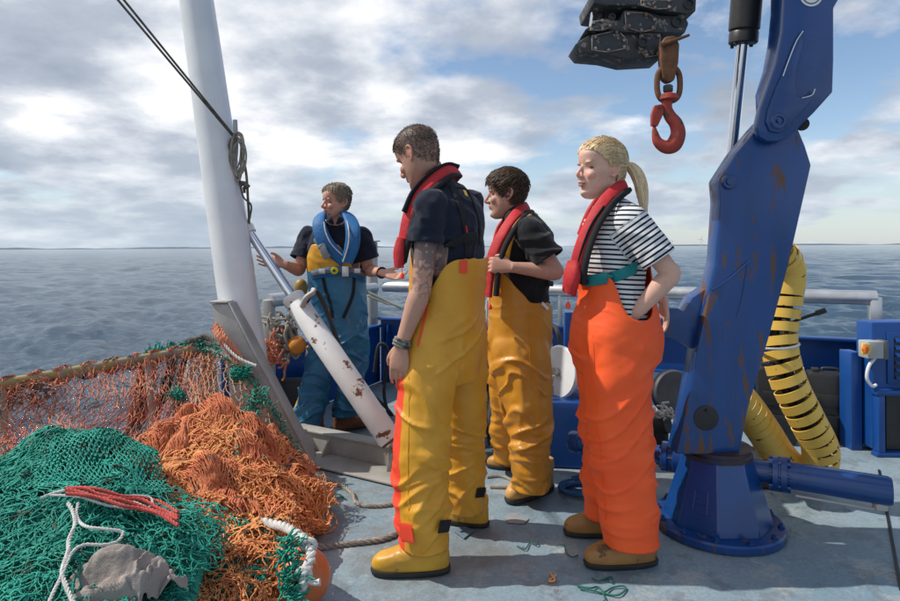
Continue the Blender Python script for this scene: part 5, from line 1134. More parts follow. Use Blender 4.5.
def band(pts, outs, w, t, n=None, k=12, e=3.0):
    """padded band following pts; outs give the outward direction at each point"""
    A = np.array([list(p)+list(o) for p, o in zip(pts, outs)], float); A = cr(A, n or len(A)*6); P = A[:, :3]; O = A[:, 3:]
    ww = cr([[x] for x in (w if hasattr(w, '__len__') else [w]*2)], len(P))[:, 0]; T = np.gradient(P, axis=0); T /= np.linalg.norm(T, axis=1)[:, None]
    a = np.arange(k)/k*2*np.pi; c = np.sign(np.cos(a))*np.abs(np.cos(a))**(2/e); s_ = np.sign(np.sin(a))*np.abs(np.sin(a))**(2/e); R_ = []
    for p, o, tt, wi in zip(P, O, T, ww):
        o = o-tt*np.dot(o, tt); o /= np.linalg.norm(o)+1e-9; u = np.cross(tt, o); R_.append(p+c[:, None]*u*wi/2+s_[:, None]*o*t/2)
    mb = MB(); mb.rings(R_); return mb
def cast(bvhs, px, py, lift=.004):
    o = Vector((0, 0, CAM_H)); d = (W(px, py, 1)-o).normalized(); best = None
    for b in bvhs:
        h = b.ray_cast(o, d)
        if h[0] is not None and (best is None or h[3] < best[2]): best = (h[0], h[1], h[3])
    if best is None: return None
    n = best[1] if best[1].dot(d) < 0 else -best[1]; return best[0]+n*lift, n
def strap(bvhs, pxs_, w, t=.004, lift=.004, name='strap', mat=None, parent=None, n=None):
    P = []; O = []
    A = cr([list(p) for p in pxs_], max(len(pxs_)*4, 8)) if len(pxs_) > 2 else np.array([[pxs_[0][0]+(pxs_[1][0]-pxs_[0][0])*s_, pxs_[0][1]+(pxs_[1][1]-pxs_[0][1])*s_] for s_ in np.linspace(0, 1, 6)])
    for x, y in A:
        h = cast(bvhs, x, y, lift)
        if h: P.append(h[0]); O.append(h[1])
    if len(P) < 2: return None
    if len(pxs_) == 2 and w > .015:
        m_ = sum(O, Vector()).normalized(); O = [m_]*len(O); a_, b_ = P[0], P[-1]; mx = max((p-a_.lerp(b_, i/(len(P)-1))).dot(m_) for i, p in enumerate(P)); P = [a_.lerp(b_, i/(len(P)-1))+m_*(mx+.002) for i in range(len(P))]
    O = [sum((O[max(0, min(len(O)-1, i+j))] for j in (-2, -1, 0, 1, 2)), Vector()).normalized() for i in range(len(O))]
    return part(name, band(P, O, w, t, n or len(P)*2), mat, parent, 50)
def boot(parent, heel, toe, mat, s=1.0, shaft=.16, name='boot'):
    """heel/toe: ground points of the sole"""
    h, t = Vector(heel), Vector(toe); h.z = t.z = 0.0; X = (t-h).normalized(); Y = Vector((0, 0, 1)).cross(X); ln = (t-h).length; k = ln/.30; o = h+X*.085*k
    M_ = Matrix((X, Y, Vector((0, 0, 1)))).transposed().to_4x4(); M_ = Matrix.Translation(o) @ M_ @ Matrix.Scale(k*s, 4)
    mb = MB(); mb.stack([(.020, .205, -.083, .046), (.034, .213, -.087, .050), (.052, .211, -.087, .051), (.072, .194, -.086, .050), (.088, .150, -.085, .048), (.102, .104, -.084, .047), (.118, .080, -.084, .047), (.14, .070, -.084, .048), (shaft, .066, -.082, .05)], M_, 44, 2.5, n=34)
    V = mb.verts(); me = fuse(mb, .006, 3); crumple(me, .0022, 31, (16, 16, 26), lambda V: np.clip((V[:, 2]-.04)/.05, 0, 1)); b = add_obj(name, me, mat, parent)
    so = MB(); so.stack([(.0, .196, -.082, .042), (.006, .212, -.090, .050), (.020, .217, -.092, .054), (.026, .214, -.090, .053)], M_, 44, 2.6); so.box(tuple(tm(M_, (-.02, 0, .03))[0]), (.001, .001, .001))
    part('sole', so, sole_m, b, 50, base=BASE[parent.name])
    # welt and toe seam
    a = np.linspace(-1.25, 1.25, 22); w_ = MB(); w_.tube([Vector(tm(M_, (.075+.075*math.cos(x*.0)+.0, .0, 0))[0]) for x in (0, 1)], .0005, 3) if False else None
    w_.tube([Vector(tm(M_, (.135-.03*math.cos(x*1.2), .052*math.sin(x*1.05), .112-.052*abs(x)**1.6*.55))[0]) for x in a] if False else [Vector(tm(M_, (.110+.0*x, .0505*math.sin(x), .030+.067*math.cos(x)))[0]) for x in np.linspace(-1.3, 1.3, 18)], .0022, 6)
    part('toe_seam', w_, mat, b, 60, base=BASE[parent.name]); return b
ZL_PHI = [0, .45, .8, 1.05, 1.25, 1.4, 1.55, 1.8, 2.1, 2.5, 3.15]
def hair_parts(parent, M_, mat, line, thickf, seed, n, ln, lift, flow, r=.0011, wild=.4, shell=True, spike=.0, sn_=1.0):
    k = 96; s = M_.to_scale()[0]; A = cr(np.array(HEADL, float), 90); a = np.arange(k)/k*2*np.pi; e = 2.25
    c = np.sign(np.cos(a))*np.abs(np.cos(a))**(2/e); sn = np.sign(np.sin(a))*np.abs(np.sin(a))**(2/e); P = []
    for z, f, b, w in A: P.append(np.stack([(f+b)/2+c*(f-b)/2, sn*w, np.full(k, z)], 1))
    P = np.array(P); Q = egg(P.reshape(-1, 3)); cen = np.array([-.005, 0, .02]); d = Q-cen; d /= np.linalg.norm(d, axis=1)[:, None]
    phi = np.arctan2(np.abs(Q[:, 1]), Q[:, 0]+.005); zl = np.interp(phi, ZL_PHI, line); m = np.clip((Q[:, 2]-zl+.006*vnoise(Q*60, seed))/.018, 0, 1)
    th = thickf(Q, phi)*(.25+.75*m)*(1+sn_*(.22*vnoise(Q*45, seed+1)+.15*vnoise(Q*110, seed+2))); S = Q+d*th[:, None]; S[:, 2] += .0
    keep = m > .02
    if shell:
        V = tm(M_, S); me = bpy.data.meshes.new('hair'); F = []
        nr = len(A)
        for i in range(nr-1):
            for j in range(k):
                q = (i*k+j, i*k+(j+1) % k, (i+1)*k+(j+1) % k, (i+1)*k+j)
                if all(keep[x] for x in q): F.append(q)
        top = (nr-1)*k; F.append(tuple(top+j for j in range(k))); me.from_pydata([tuple(v) for v in V], [], F); me.update(); me.shade_smooth()
        h = add_obj('hair', me, mat, parent)
    rs = np.random.RandomState(seed); idx = np.where((m > .1) & (S[:, 2] > -.09))[0]; idx = idx[rs.randint(0, len(idx), n)]
    root = Q[idx]+d[idx]*(th[idx]*.5)[:, None]+rs.randn(n, 3)*.0022; nn = d[idx]; fl = flow(root); fl = fl+rs.randn(n, 3)*wild*.5+np.stack([vnoise(root*38, seed+5+q) for q in range(3)], 1)*wild; fl = fl-nn*(fl*nn).sum(1)[:, None]; fl /= np.linalg.norm(fl, axis=1)[:, None]+1e-9
    L_ = ln*(.55+.8*rs.rand(n)); pts = []; 
    for t in np.linspace(0, 1, 5):
        p = root+fl*(L_*t)[:, None]; rel = p-cen; rad = np.linalg.norm(root-cen, axis=1); rn = np.linalg.norm(rel, axis=1); p = cen+rel/rn[:, None]*(rad+(th[idx]*.55+lift*(.4+rs.rand(n)*.8*spike+.6)*math.sin(t*2.2)))[:, None] ; pts.append(p)
    E = np.stack(pts, 1); E = tm(M_, E.reshape(-1, 3)).reshape(E.shape); V, F = strands(E, r*s, 3)
    me = quad_mesh('hair_strands', [(V, F)]); add_obj('hair_strands', me, mat, h if shell else parent, base=BASE[parent.name]); 
    return
def eyes(parent, M_, bv, iris=(.05, .09, .12), look=0.0):
    wm = pm('eye_white', (.38, .33, .30), None, 3, .15); im = pm('iris_%d' % int(iris[2]*1000), iris, None, 3, .1); s = M_.to_scale()[0]; lash = pm('lash', (.02, .012, .01), None, 3, .6)
    for y in (-1, 1):
        o_ = Vector(tm(M_, (.16, y*.0295, -.001))[0]); h = bv.ray_cast(o_, (M_.to_3x3() @ Vector((-1, 0, 0))).normalized()); xs = .075 if h[0] is None else tm(M_.inverted(), h[0])[0][0]
        c = Vector((xs-.0092, y*.0295, -.001)); mb = MB(); mb.sphere(tm(M_, c)[0], .0108*s, 20); e = part('eye', mb, wm, parent, 60)
        d = Vector((1, look+.0*y, -.05)).normalized(); mb = MB(); mb.sphere(tm(M_, c+d*.0062)[0], .0055*s, 14); part('iris', mb, im, e, 60, base=BASE[parent.name])
        mb = MB(); mb.tube([Vector(tm(M_, (c.x+.0092-.004*t*t, c.y+.0120*t, c.z+.0050-.004*t*t))[0]) for t in np.linspace(-1, 1, 9)], .0022*s, 6); part('lashes', mb, lash, e, 60, base=BASE[parent.name])
def skin_colors(me, M_, base, lips=(.42, .12, .10), brow=(.1, .06, .04), stubble=0, red=.25, browz=.0255, browa=.8):
    V = vtx(me); Mi = M_.inverted(); Q = tm(Mi, V); C = np.tile(np.array(base, float), (len(V), 1)); C *= (1+.05*vnoise(V*22, 4))[:, None]
    def mixc(w, c): nonlocal C; w = np.clip(w, 0, 1)[:, None]; C = C*(1-w)+np.array(c)*w
    x, y, z = Q.T; inh = (z > -.14) & (z < .14) & (np.abs(y) < .1) & (np.abs(x) < .14)
    g = lambda cx, cy, cz, sx, sy, sz: np.exp(-((x-cx)/sx)**2-((np.abs(y)-cy)/sy)**2-((z-cz)/sz)**2)*inh
    mixc(g(.08, .036, -.03, .03, .024, .022)*red*1.2, (base[0]*1.0, base[1]*.55, base[2]*.5)); mixc(g(.112, 0, -.026, .02, .016, .014)*red*1.3, (base[0], base[1]*.55, base[2]*.5))
    mixc(g(-.02, .08, 0, .025, .012, .035)*.45, (base[0]*1.05, base[1]*.6, base[2]*.55))
    if stubble: mixc((g(.07, .02, -.085, .05, .05, .035)+g(.0, .06, -.07, .06, .03, .03))*stubble, (base[0]*.55, base[1]*.5, base[2]*.5))
    mixc(np.where((x > .078) & (np.abs(y) < .0225) & inh, np.exp(-((z+.0615)/.0085)**4), 0)*.85*np.clip((.0225-np.abs(y))/.006, 0, 1), lips)
    mixc(np.where(inh & (x > .078) & (np.abs(z+.0615) < .0016) & (np.abs(y) < .019), .8, 0), (.12, .03, .03))
    yy = np.abs(y); bz = browz+.004*np.sin(np.clip((yy-.012)/.036, 0, 1)*2.4); mixc(np.where(inh & (x > .06) & (yy > .011) & (yy < .047), np.exp(-((z-bz)/.0042)**4)*browa, 0), brow)
    mixc(g(.088, .0305, -.001, .018, .017, .008)*.6, (base[0]*.6, base[1]*.42, base[2]*.4))
    return C, Q, V
def socket(me, M_):
    V = vtx(me); Mi = M_.inverted(); Q = tm(Mi, V); x, y, z = Q.T
    for sy in (-1, 1):
        g = np.exp(-((y-sy*.0305)/.0165)**2-((z+.000)/.0105)**2)*(x > .055)*(np.abs(z) < .06); Q[:, 0] -= .0085*g
    g = np.exp(-(y/.03)**2-((z+.083)/.009)**2)*(x > .06)*(z > -.13); Q[:, 0] -= .003*g
    for sy in (-1, 1): Q[:, 0] -= .0045*np.exp(-((y-sy*.0068)/.0032)**2-((z+.040)/.003)**2)*(x > .06)
    setv(me, tm(M_, Q))
def person(label, base, spec):
    """spec: L, F, torso sections, shoulders/elbows/wrists, head matrix, skin, hands"""
    t = thing('person', label, 'person', base); mb = MB(); L, F = spec['L'], spec['F']
    mb.rings(ell_rings(spec['torso'], L, F)); M_ = spec['M']; nb = spec['neck']; s = M_.to_scale()[0]
    mb.tube([nb[0], nb[0].lerp(nb[1], .5), nb[1]], [.07*s*nb[2], .056*s*nb[2], .055*s*nb[2]], 20, n=12); add_head(mb, M_, spec.get('fem', False))
    for a in spec['arms']: arm(mb, a[0], a[1], a[2], a[3]); hand(mb, a[2], *a[4], **a[5])
    me = fuse(mb, .0042, 3, .45); socket(me, M_); C, Q, V = skin_colors(me, M_, spec['skin'], **spec.get('skc', {}))
    if 'paint' in spec: C = spec['paint'](C, V)
    col_attr(me, C); bv = bvh_of(me); add_obj('body', me, SKIN, t); eyes(t, M_, bv, spec.get('iris', (.05, .09, .12)), spec.get('look', 0)); return t
def shirt(parent, spec, mat, sleeves, seed, inflate=.012, amp=.005, voxel=.006, cutz=None, post=None, ax=(8, 8, 11)):
    mb = MB(); mb.rings(ell_rings(spec['torso'], spec['L'], spec['F'], inflate)); cuts = []
    for sh, el, t_end, r0, r1 in sleeves:
        sh, el = Vector(sh), Vector(el); e = sh.lerp(el, t_end); mb.sphere(sh, r0*1.04, 18); mb.tube([sh+(sh-el)*.05, sh.lerp(e, .5), e+(el-sh)*.08], [r0, (r0+r1)/2, r1], 22, n=14); cuts.append((e, (el-sh).normalized(), sh))
    me = fuse(mb, voxel, 16, .5); crumple(me, amp, seed, ax, amp2=amp*.4)
    V = vtx(me); keep = np.ones(len(V), bool)
    for (e, d, sh), sl in zip(cuts, sleeves):
        q = V-np.array(e); al = q @ np.array(d); rad = np.linalg.norm(q-al[:, None]*np.array(d), axis=1); keep &= ~((al > 0) & (al < .12) & (rad < sl[4]*1.22))
    me = cull(me, keep)
    if post: post(me)
    o = add_obj('shirt', me, mat, parent); thick(o, .0035)
    return o, bvh_of_world(o)
def bvh_of_world(o):
    b = BASE[o.name]; return BVHTree.FromPolygons([v.co+b for v in o.data.vertices], [tuple(p.vertices) for p in o.data.polygons])
def trousers(parent, spec, mats, legs, hips, seed, cut, amp=.010, voxel=.008, assign=None, ax=(6, 6, 9), inflate=.028, name='oilskin_trousers'):
    """legs: list of [(point, r_forward, r_lateral)...]; hips: torso style sections up to the bib"""
    L, F = spec['L'], spec['F']; mb = MB(); mb.rings(ell_rings(hips, L, F, inflate))
    ends = []
    for lg in legs:
        p0, ra, rb_ = lg[0]; A = cr([list(p0+Vector((0, 0, .13)))+[ra*.35, rb_*.35], list(p0+Vector((0, 0, .08)))+[ra*.78, rb_*.78]]+[list(p)+[a, b] for p, a, b in lg], 40); t = np.arange(28)/28*2*np.pi; Ln, Fn = np.array(L), np.array(F)
        mb.rings([r[:3]+np.cos(t)[:, None]*Ln*r[4]+np.sin(t)[:, None]*Fn*r[3] for r in A]); ends.append(A[-1])
    me = fuse(mb, voxel, 14, .5)
    zmin = min(e[2] for e in ends)
    def where(V):
        w = np.full(len(V), .75)
        for e in ends: w += .7*np.exp(-((V[:, 2]-e[2]-.10)/.12)**2)
        for lg in legs: w += .6*np.exp(-((V[:, 2]-lg[len(lg)//2][0][2])/.13)**2)
        return w
    folds(me, amp, seed, where, legs)
    V = vtx(me); keep = np.ones(len(V), bool)
    for e in ends: keep &= ~((V[:, 2] < e[2]+.012) & (np.linalg.norm(V[:, :2]-e[:2], axis=1) < .2))
    c = np.array(hips[-1][0]); d = V-np.array(hips[len(hips)//2][0]); th = np.arctan2(d @ np.array(L), d @ np.array(F)); keep &= V[:, 2] < cut(th, V)
    me = cull(me, keep)
    if assign:
        V = vtx(me); vi = assign(V)
        for p in me.polygons:
            p.material_index = int(np.bincount(vi[list(p.vertices)], minlength=1).argmax())
    o = add_obj(name, me, mats, parent); thick(o, .004); return o, bvh_of_world(o)
def toggle(parent, p, s=1.0):
    mb = MB(); mb.tube([p, p-Vector((0, 0, .035*s))], .0015, 5); mb.lathe([(.004, -.035*s), (.012*s, -.05*s), (.011*s, -.062*s), (.003, -.066*s)], p, (0, 0, 1), 10); part('red_toggle', mb, oil_r, parent)

# ================================================================== the man in the middle (back to us, tattooed arm)
def man_a():
    L = Vector((-.43, -.90, 0)).normalized(); F = Vector((-.90, .43, 0)).normalized()
    M_ = head_matrix(W(418.5, 156, 2.53), (-.80, .60, 0), 27, 0, 1.03)
    S = dict(L=L, F=F, M=M_, skin=(.50, .27, .19), skc=dict(stubble=.35, brow=(.05, .03, .02), red=.35), neck=(W(441, 196, 2.57), W(428, 166, 2.55), 1.0),
             torso=[(W(446, 362, 2.58), .10, .09), (W(446, 335, 2.58), .15, .12), (W(447, 290, 2.58), .135, .115), (W(447, 245, 2.57), .155, .130), (W(448, 218, 2.57), .165, .125), (W(448, 203, 2.57), .150, .105), (W(446, 194, 2.57), .115, .085), (W(443, 186, 2.57), .07, .065), (W(441, 180, 2.57), .04, .04)])
    sL, eL, wL = W(431, 204, 2.42), W(421, 290, 2.40), W(401, 346, 2.40)
    sR, eR, wR = W(468, 203, 2.73), W(462, 285, 2.80), W(440, 300, 2.9)
    S['arms'] = [(sL, eL, wL, 1.0, ((-.10, 0, -1), (.25, .95, 0), (-.9, .2, -.1)), dict(curl=(.25, .35, .3), s=1.0)), (sR, eR, wR, 1.0, ((-1, 0, 0), (0, 0, -1), (0, 1, 0)), dict())]
    def paint(C, V):
        a = np.array(sL.lerp(eL, .56)); b = np.array(sL.lerp(eL, 1.02)); d = b-a; t = ((V-a) @ d)/(d @ d); r = np.linalg.norm(V-a-t[:, None]*d, axis=1); on = (r < .085) & (t > -.3) & (t < 1.15)
        n = vnoise(V*np.array([75, 75, 75]), 21); n2 = vnoise(V*38, 22); ink = on & ((((t < .42) & ((n > -.25) | (n2 > .1)))) | ((t >= .42) & (np.abs(n) < .22) & (n2 > -.35)))
        w = np.where(ink, np.clip(.74-.25*t, 0, .9), 0)[:, None]; C = C*(1-w)+np.array((.070, .075, .095))*w
        q = tm(M_.inverted(), V); ph = np.arctan2(np.abs(q[:, 1]), q[:, 0]+.005); zl = np.interp(ph, ZL_PHI, [.070, .062, .040, .022, .012, -.012, .012, -.020, -.045, -.062, -.066]); hm_ = np.clip((q[:, 2]-zl)/.02, 0, 1)*(np.abs(q[:, 0]) < .15)*(q[:, 2] < .2)*((np.abs(q[:, 1]) < .079) | (q[:, 2] > .03)); k_ = (hm_*np.clip(.48+(q[:, 2]-.0)*3.4, .35, .88))[:, None]
        return C*(1-k_)+np.array((.050, .038, .032))*k_
    S['paint'] = paint
    t = person('man in yellow oilskin trousers and navy shirt, tattooed arm, back half turned, looking down', G(440, 552), S)
    hm = hair_mat('dark_brown_buzz_hair', (.055, .042, .034), (.13, .10, .082))
    hair_parts(t, M_, hm, [.070, .062, .040, .022, .012, -.012, .012, -.020, -.045, -.062, -.066], lambda Q, p: np.where(Q[:, 2] > .05, .0022, .0006), 5, 7500, .0048, .0004, lambda r_: np.stack([r_[:, 0]*0+1, r_[:, 1]*0, -r_[:, 0]*2], 1), .0007, .3, shell=False)
    sh, bs = shirt(t, S, navy, [(sL, eL, .47, .067, .072), (sR, eR, .5, .066, .072)], 3, .012, .009)
    hips = [(W(446, 378, 2.59), .11, .10), (W(446, 345, 2.59), .155, .125), (W(447, 300, 2.59), .15, .125), (W(449, 262, 2.585), .150, .130), (W(449, 240, 2.58), .150, .13)]
    zt, zs = W(470, 257, 2.58).z, W(430, 293, 2.5).z
    def cut(th, V):   # th: 0 front, +pi/2 at his left, pi at the back
        b = np.abs(th); side = np.exp(-((b-1.45)/.42)**2); z = np.where(b > 1.45, zt, zt+.05); return z-(z-zs)*side
    legs = [[(W(434, 335, 2.50), .125, .115), (W(425, 400, 2.46), .118, .11), (W(421, 460, 2.44), .112, .105), (W(422, 515, 2.42), .108, .10), (W(424, 548, 2.42), .102, .098)],
            [(W(461, 335, 2.68), .115, .115), (W(462, 400, 2.72), .105, .10), (W(463, 450, 2.75), .095, .095), (W(465, 512, 2.77), .094, .090)]]
    def assign(V):
        v = np.zeros(len(V), int)
        for lg in legs:
            A = cr([list(p) for p, _, _ in lg], 60); i = np.argmin(np.abs(A[:, 2][None]-V[:, 2][:, None]), 1); d = V-A[i]; dist = np.linalg.norm(d[:, :2], axis=1)
            th = np.arctan2(d @ np.array(L), d @ np.array(F)); on = (dist < .15) & (V[:, 2] < W(430, 338, 2.48).z) & (V[:, 1] < A[i][:, 1]+.12) & (th < 1.18) & (th > -1.3)
            if lg is legs[1]: on &= (V[:, 2] < W(460, 430, 2.7).z)
            v[on] = 1
        return v
    tr, bt_ = trousers(t, S, [oil_y, oil_r], legs, hips, 12, cut, .0085, .007, assign)
    B = [bt_]; BS = [bs, bt_]
    strap(B, [(436, 525.5), (446.5, 524.5)], .048, .004, .002, 'velcro_patch', blackw, t); strap(B, [(475.5, 492.5), (484, 491.5)], .045, .004, .002, 'velcro_patch', blackw, t)
    strap(B, [(402, 531), (414, 533)], .075, .004, .002, 'knee_patch', oil_r, t)
    strap(B, [(480, 258), (481, 270)], .02, .003, .002, 'back_tab', oil_r, t) if False else strap(B, [(463, 260), (463, 273)], .034, .005, .003, 'back_tab', oil_r, t)
    strap(B, [(428, 305), (424, 322), (418, 346)], .010, .003, .002, 'pocket_piping', oil_r, t)
    strap(BS, [(430, 288), (429, 302)], .02, .012, .004, 'buckle', blackw, t)
    strap([bt_], [(408, 352), (409, 400), (408, 470), (409, 520)], .003, .002, .001, 'side_seam', oil_y, t)
    # life jacket: collar pad + front lobe, black edging, webbing across the back
    pts = [(400, 262, 2.47), (404, 238, 2.43), (409, 214, 2.42), (419, 194, 2.43), (434, 178, 2.47), (449, 169, 2.54), (456, 171, 2.62), (452, 178, 2.70), (440, 186, 2.76)]
    outs = [(-.6, -.7, 0), (-.6, -.7, .1), (-.5, -.7, .5), (-.2, -.7, .7), (.2, -.6, .8), (.8, -.2, .7), (.8, .5, .6), (.5, .8, .5), (0, .9, .4)]
    lj = part('life_jacket', band([W(*p) for p in pts], outs, [.055, .06, .068, .066, .05], .022, 70), redj, t, 60)
    p2 = [(404, 262, 2.44), (409, 240, 2.40), (415, 216, 2.395), (425, 198, 2.40), (440, 184, 2.44), (452, 176, 2.50), (460, 176, 2.60)]
    part('black_edging', band([W(*p) for p in p2], outs[:7], .022, .022, 60), blackw, lj, 60, base=BASE[t.name])
    part('black_edging', band([W(*p) for p in [(404, 212, 2.41), (413, 192, 2.425), (428, 175, 2.46), (446, 165, 2.535), (458, 167, 2.61)]], outs[2:7], .014, .026, 50), blackw, lj, 60, base=BASE[t.name])
    mb = band([W(402, 238, 2.42), W(399, 252, 2.42), W(399, 268, 2.42)], [(-.5, -.8, 0)]*3, [.038, .046, .034], .034, 16); part('front_lobe', mb, redj, lj, 60, base=BASE[t.name])
    strap([bs], [(447, 178), (456, 196), (463, 215), (467, 234), (467, 252)], .024, .005, .004, 'webbing', blackw, lj) if False else None
    for pp, w_ in (([(452, 186), (458, 200), (463, 216), (466, 236), (467, 255)], .026), ([(467, 188), (474, 205), (479, 225), (479, 243)], .020), ([(420, 262), (440, 252), (460, 240), (476, 236)], .040), ([(454, 188), (464, 189), (472, 198)], .014)):
        o = strap([bs], pp, w_, .005, .004, 'webbing', blackw, t)
    strap([bs], [(463, 192), (465, 197)], .018, .006, .007, 'yellow_tag', yellow_pl, t); strap([bs], [(465, 226), (466, 234)], .008, .006, .007, 'red_tag', redj, t)
    toggle(t, W(402, 266, 2.40), .8)
    # bracelets
    c = wL.lerp(eL, .06); d = (wL-eL).normalized(); u = d.orthogonal().normalized(); v = d.cross(u); mb = MB()
    for k, off in enumerate((-.012, 0, .012)): mb.tube([c+d*off+(u*math.cos(a)*.034+v*math.sin(a)*.030) for a in np.linspace(0, 2*math.pi, 24)], .0055 if k != 1 else .0075, 8)
    part('bracelet', mb, pm('bracelet_beads', (.03, .03, .03), (.25, .24, .2), 60, .4), t)
    boot(t, G(449, 571), G(371, 574), boot_y, 1.0); boot(t, G(489, 527), G(432, 519), boot_y, .95)
man_a()

# ================================================================== the woman in orange oilskins
STR = None
def stripe_mat():
    m = bpy.data.materials.new('striped_cotton'); m.use_nodes = True; nt = m.node_tree; N = nt.nodes.new; L = nt.links.new; p = nt.nodes['Principled BSDF']
    a = N('ShaderNodeAttribute'); a.attribute_name = 'stripe'; ml = N('ShaderNodeMath'); ml.operation = 'FRACT'; L(a.outputs['Fac'], ml.inputs[0])
    r = N('ShaderNodeValToRGB'); r.color_ramp.interpolation = 'CONSTANT'; r.color_ramp.elements[0].position = 0; r.color_ramp.elements[0].color = (.70, .70, .70, 1); r.color_ramp.elements[1].position = .60; r.color_ramp.elements[1].color = (.012, .016, .035, 1)
    L(ml.outputs[0], r.inputs[0]); L(r.outputs[0], p.inputs['Base Color']); p.inputs['Roughness'].default_value = .9; p.inputs['Specular IOR Level'].default_value = .2
    tc = N('ShaderNodeTexCoord'); n = N('ShaderNodeTexNoise'); n.inputs['Scale'].default_value = 14; L(tc.outputs['Object'], n.inputs['Vector']); b = N('ShaderNodeBump'); b.inputs['Distance'].default_value = .006; L(n.outputs['Fac'], b.inputs['Height']); L(b.outputs[0], p.inputs['Normal']); return m
def woman():
    L = Vector((.30, -.954, 0)).normalized(); F = Vector((-.954, -.30, 0)).normalized()
    M_ = head_matrix(W(600, 170, 2.54), (-.92, -.38), -2, 0, 1.05)
    S = dict(L=L, F=F, M=M_, fem=True, skin=(.66, .39, .30), skc=dict(lips=(.50, .17, .16), brow=(.28, .17, .09), browa=.55, red=.25), neck=(W(613, 214, 2.54), W(608, 184, 2.545), .84),
             torso=[(W(613, 350, 2.52), .10, .08), (W(613, 325, 2.52), .14, .11), (W(616, 285, 2.52), .118, .095), (W(613, 255, 2.53), .130, .112), (W(612, 240, 2.53), .138, .118), (W(614, 222, 2.53), .140, .098), (W(616, 211, 2.53), .120, .075), (W(614, 205, 2.53), .085, .06), (W(612, 200, 2.535), .045, .045)], iris=(.06, .10, .13), look=.1)
    sL, eL, wL = W(632, 223, 2.37), W(671, 274, 2.33), W(628, 322, 2.41)
    sR, eR, wR = W(606, 222, 2.67), W(645, 280, 2.78), W(664, 302, 2.72)
    S['arms'] = [(sL, eL, wL, .90, ((-1, .25, -.35), (0, .95, 0), (.2, -.1, 1)), dict(s=.9)), (sR, eR, wR, .86, ((.0, 0, -1), (-.9, -.2, 0), (-.2, -1, 0)), dict(curl=(.3, .4, .3), s=.9))]
    t = person('blonde woman in fluorescent orange oilskin trousers and striped top, hand in her pocket', G(622, 552), S)
    # hair: drawn back from the hairline to a tie, then a ponytail
    hm = hair_mat('blonde_hair', (.80, .62, .38), (.88, .72, .48)); hm2 = hair_mat('dark_blonde_hair', (.60, .43, .24), (.74, .55, .33))
    TIE = np.array([-.108, 0, .012])
    line = [.074, .068, .052, .038, .022, .006, .012, -.010, -.040, -.062, -.068]
    def flow(r_): return TIE*1.1-r_
    hair_parts(t, M_, hm2, line, lambda Q, p: np.where(Q[:, 2] > .05, .0105, .007)*np.clip(1-(Q[:, 0]-.03)/.09, .3, 1), 15, 1200, .03, .001, flow, .0011, .03, sn_=.15)
    rs = np.random.RandomState(4); n = 5200; cen = np.array([-.005, 0, .02])
    Aq = cr(np.array(HEADL, float), 120); k = 160; a = np.arange(k)/k*2*np.pi; c = np.sign(np.cos(a))*np.abs(np.cos(a))**(2/2.25); sn = np.sign(np.sin(a))*np.abs(np.sin(a))**(2/2.25)
    P = np.vstack([np.stack([(f+b)/2+c*(f-b)/2, sn*w, np.full(k, z)], 1) for z, f, b, w in Aq]); phi = np.arctan2(np.abs(P[:, 1]), P[:, 0]+.005); zl = np.interp(phi, ZL_PHI, line)
    R_ = P[(P[:, 2] > zl)]; R_ = egg(R_)[rs.randint(0, len(R_), n)]+rs.randn(n, 3)*.002
    rd = R_-cen; rl = np.linalg.norm(rd, axis=1); rd /= rl[:, None]; td = (TIE-cen)/np.linalg.norm(TIE-cen); pts = []
    puff = .011+.004*rs.rand(n); ds = np.linalg.norm(R_-TIE, axis=1)
    for q in np.linspace(0, 1, 7):
        d = rd*(1-q)+td*q+np.array([0, 0, .10])*math.sin(q*math.pi)*.6; d /= np.linalg.norm(d, axis=1)[:, None]; rad = rl*(1-q)+np.linalg.norm(TIE-cen)*q+puff*math.sin(min(1, q*1.35)*math.pi*.55)*(1-.4*q)+.0022*vnoise(R_*55, 7)*q*(1-q)*4
        pts.append(cen+d*rad[:, None])
    E = np.stack(pts, 1); E = tm(M_, E.reshape(-1, 3)).reshape(E.shape); add_obj('hair_strands', quad_mesh('hair_strands', [strands(E[:4000], .0011, 3)]), hm, t); add_obj('hair_strands', quad_mesh('hair_strands', [strands(E[4000:], .0011, 3)]), hm2, t)
    # ponytail
    T0 = Vector(tm(M_, TIE)[0]); path = cr([T0+Vector((-.012, 0, .004)), W(627, 163, 2.56), W(636, 172, 2.56), W(641, 186, 2.55), W(643, 200, 2.54), W(645, 214, 2.53)], 40)
    wid = np.interp(np.linspace(0, 1, 40), [0, .12, .35, .6, .85, 1], [.008, .026, .033, .028, .018, .006])
    def pony(n, seed, sp):
        rs = np.random.RandomState(seed); th = rs.rand(n)*2*np.pi; rr = np.sqrt(rs.rand(n))*sp; t0 = rs.rand(n)*.06; t1 = .62+.38*rs.rand(n)**.6; pts = []
        for q in np.linspace(0, 1, 10):
            f = (t0+(t1-t0)*q)*39; i = np.minimum(f.astype(int), 38); u = (f-i)[:, None]; c = path[i]*(1-u)+path[i+1]*u; w = wid[i]*(1-u[:, 0])+wid[i+1]*u[:, 0]
            o = np.stack([np.cos(th)*rr*w, np.sin(th)*rr*w*.8, np.sin(th*2)*rr*w*.2], 1); wob = np.stack([vnoise(np.stack([th*2, q*3+0*th, rr*3], 1), seed+k) for k in range(3)], 1)*.006; pts.append(c+o+wob*q)
        return np.stack(pts, 1)
    add_obj('ponytail', quad_mesh('ponytail', [strands(pony(1300, 1, 1.0), .0013, 3)]), hm, t); add_obj('ponytail', quad_mesh('ponytail', [strands(pony(500, 2, .75), .0015, 3)]), hm2, t)
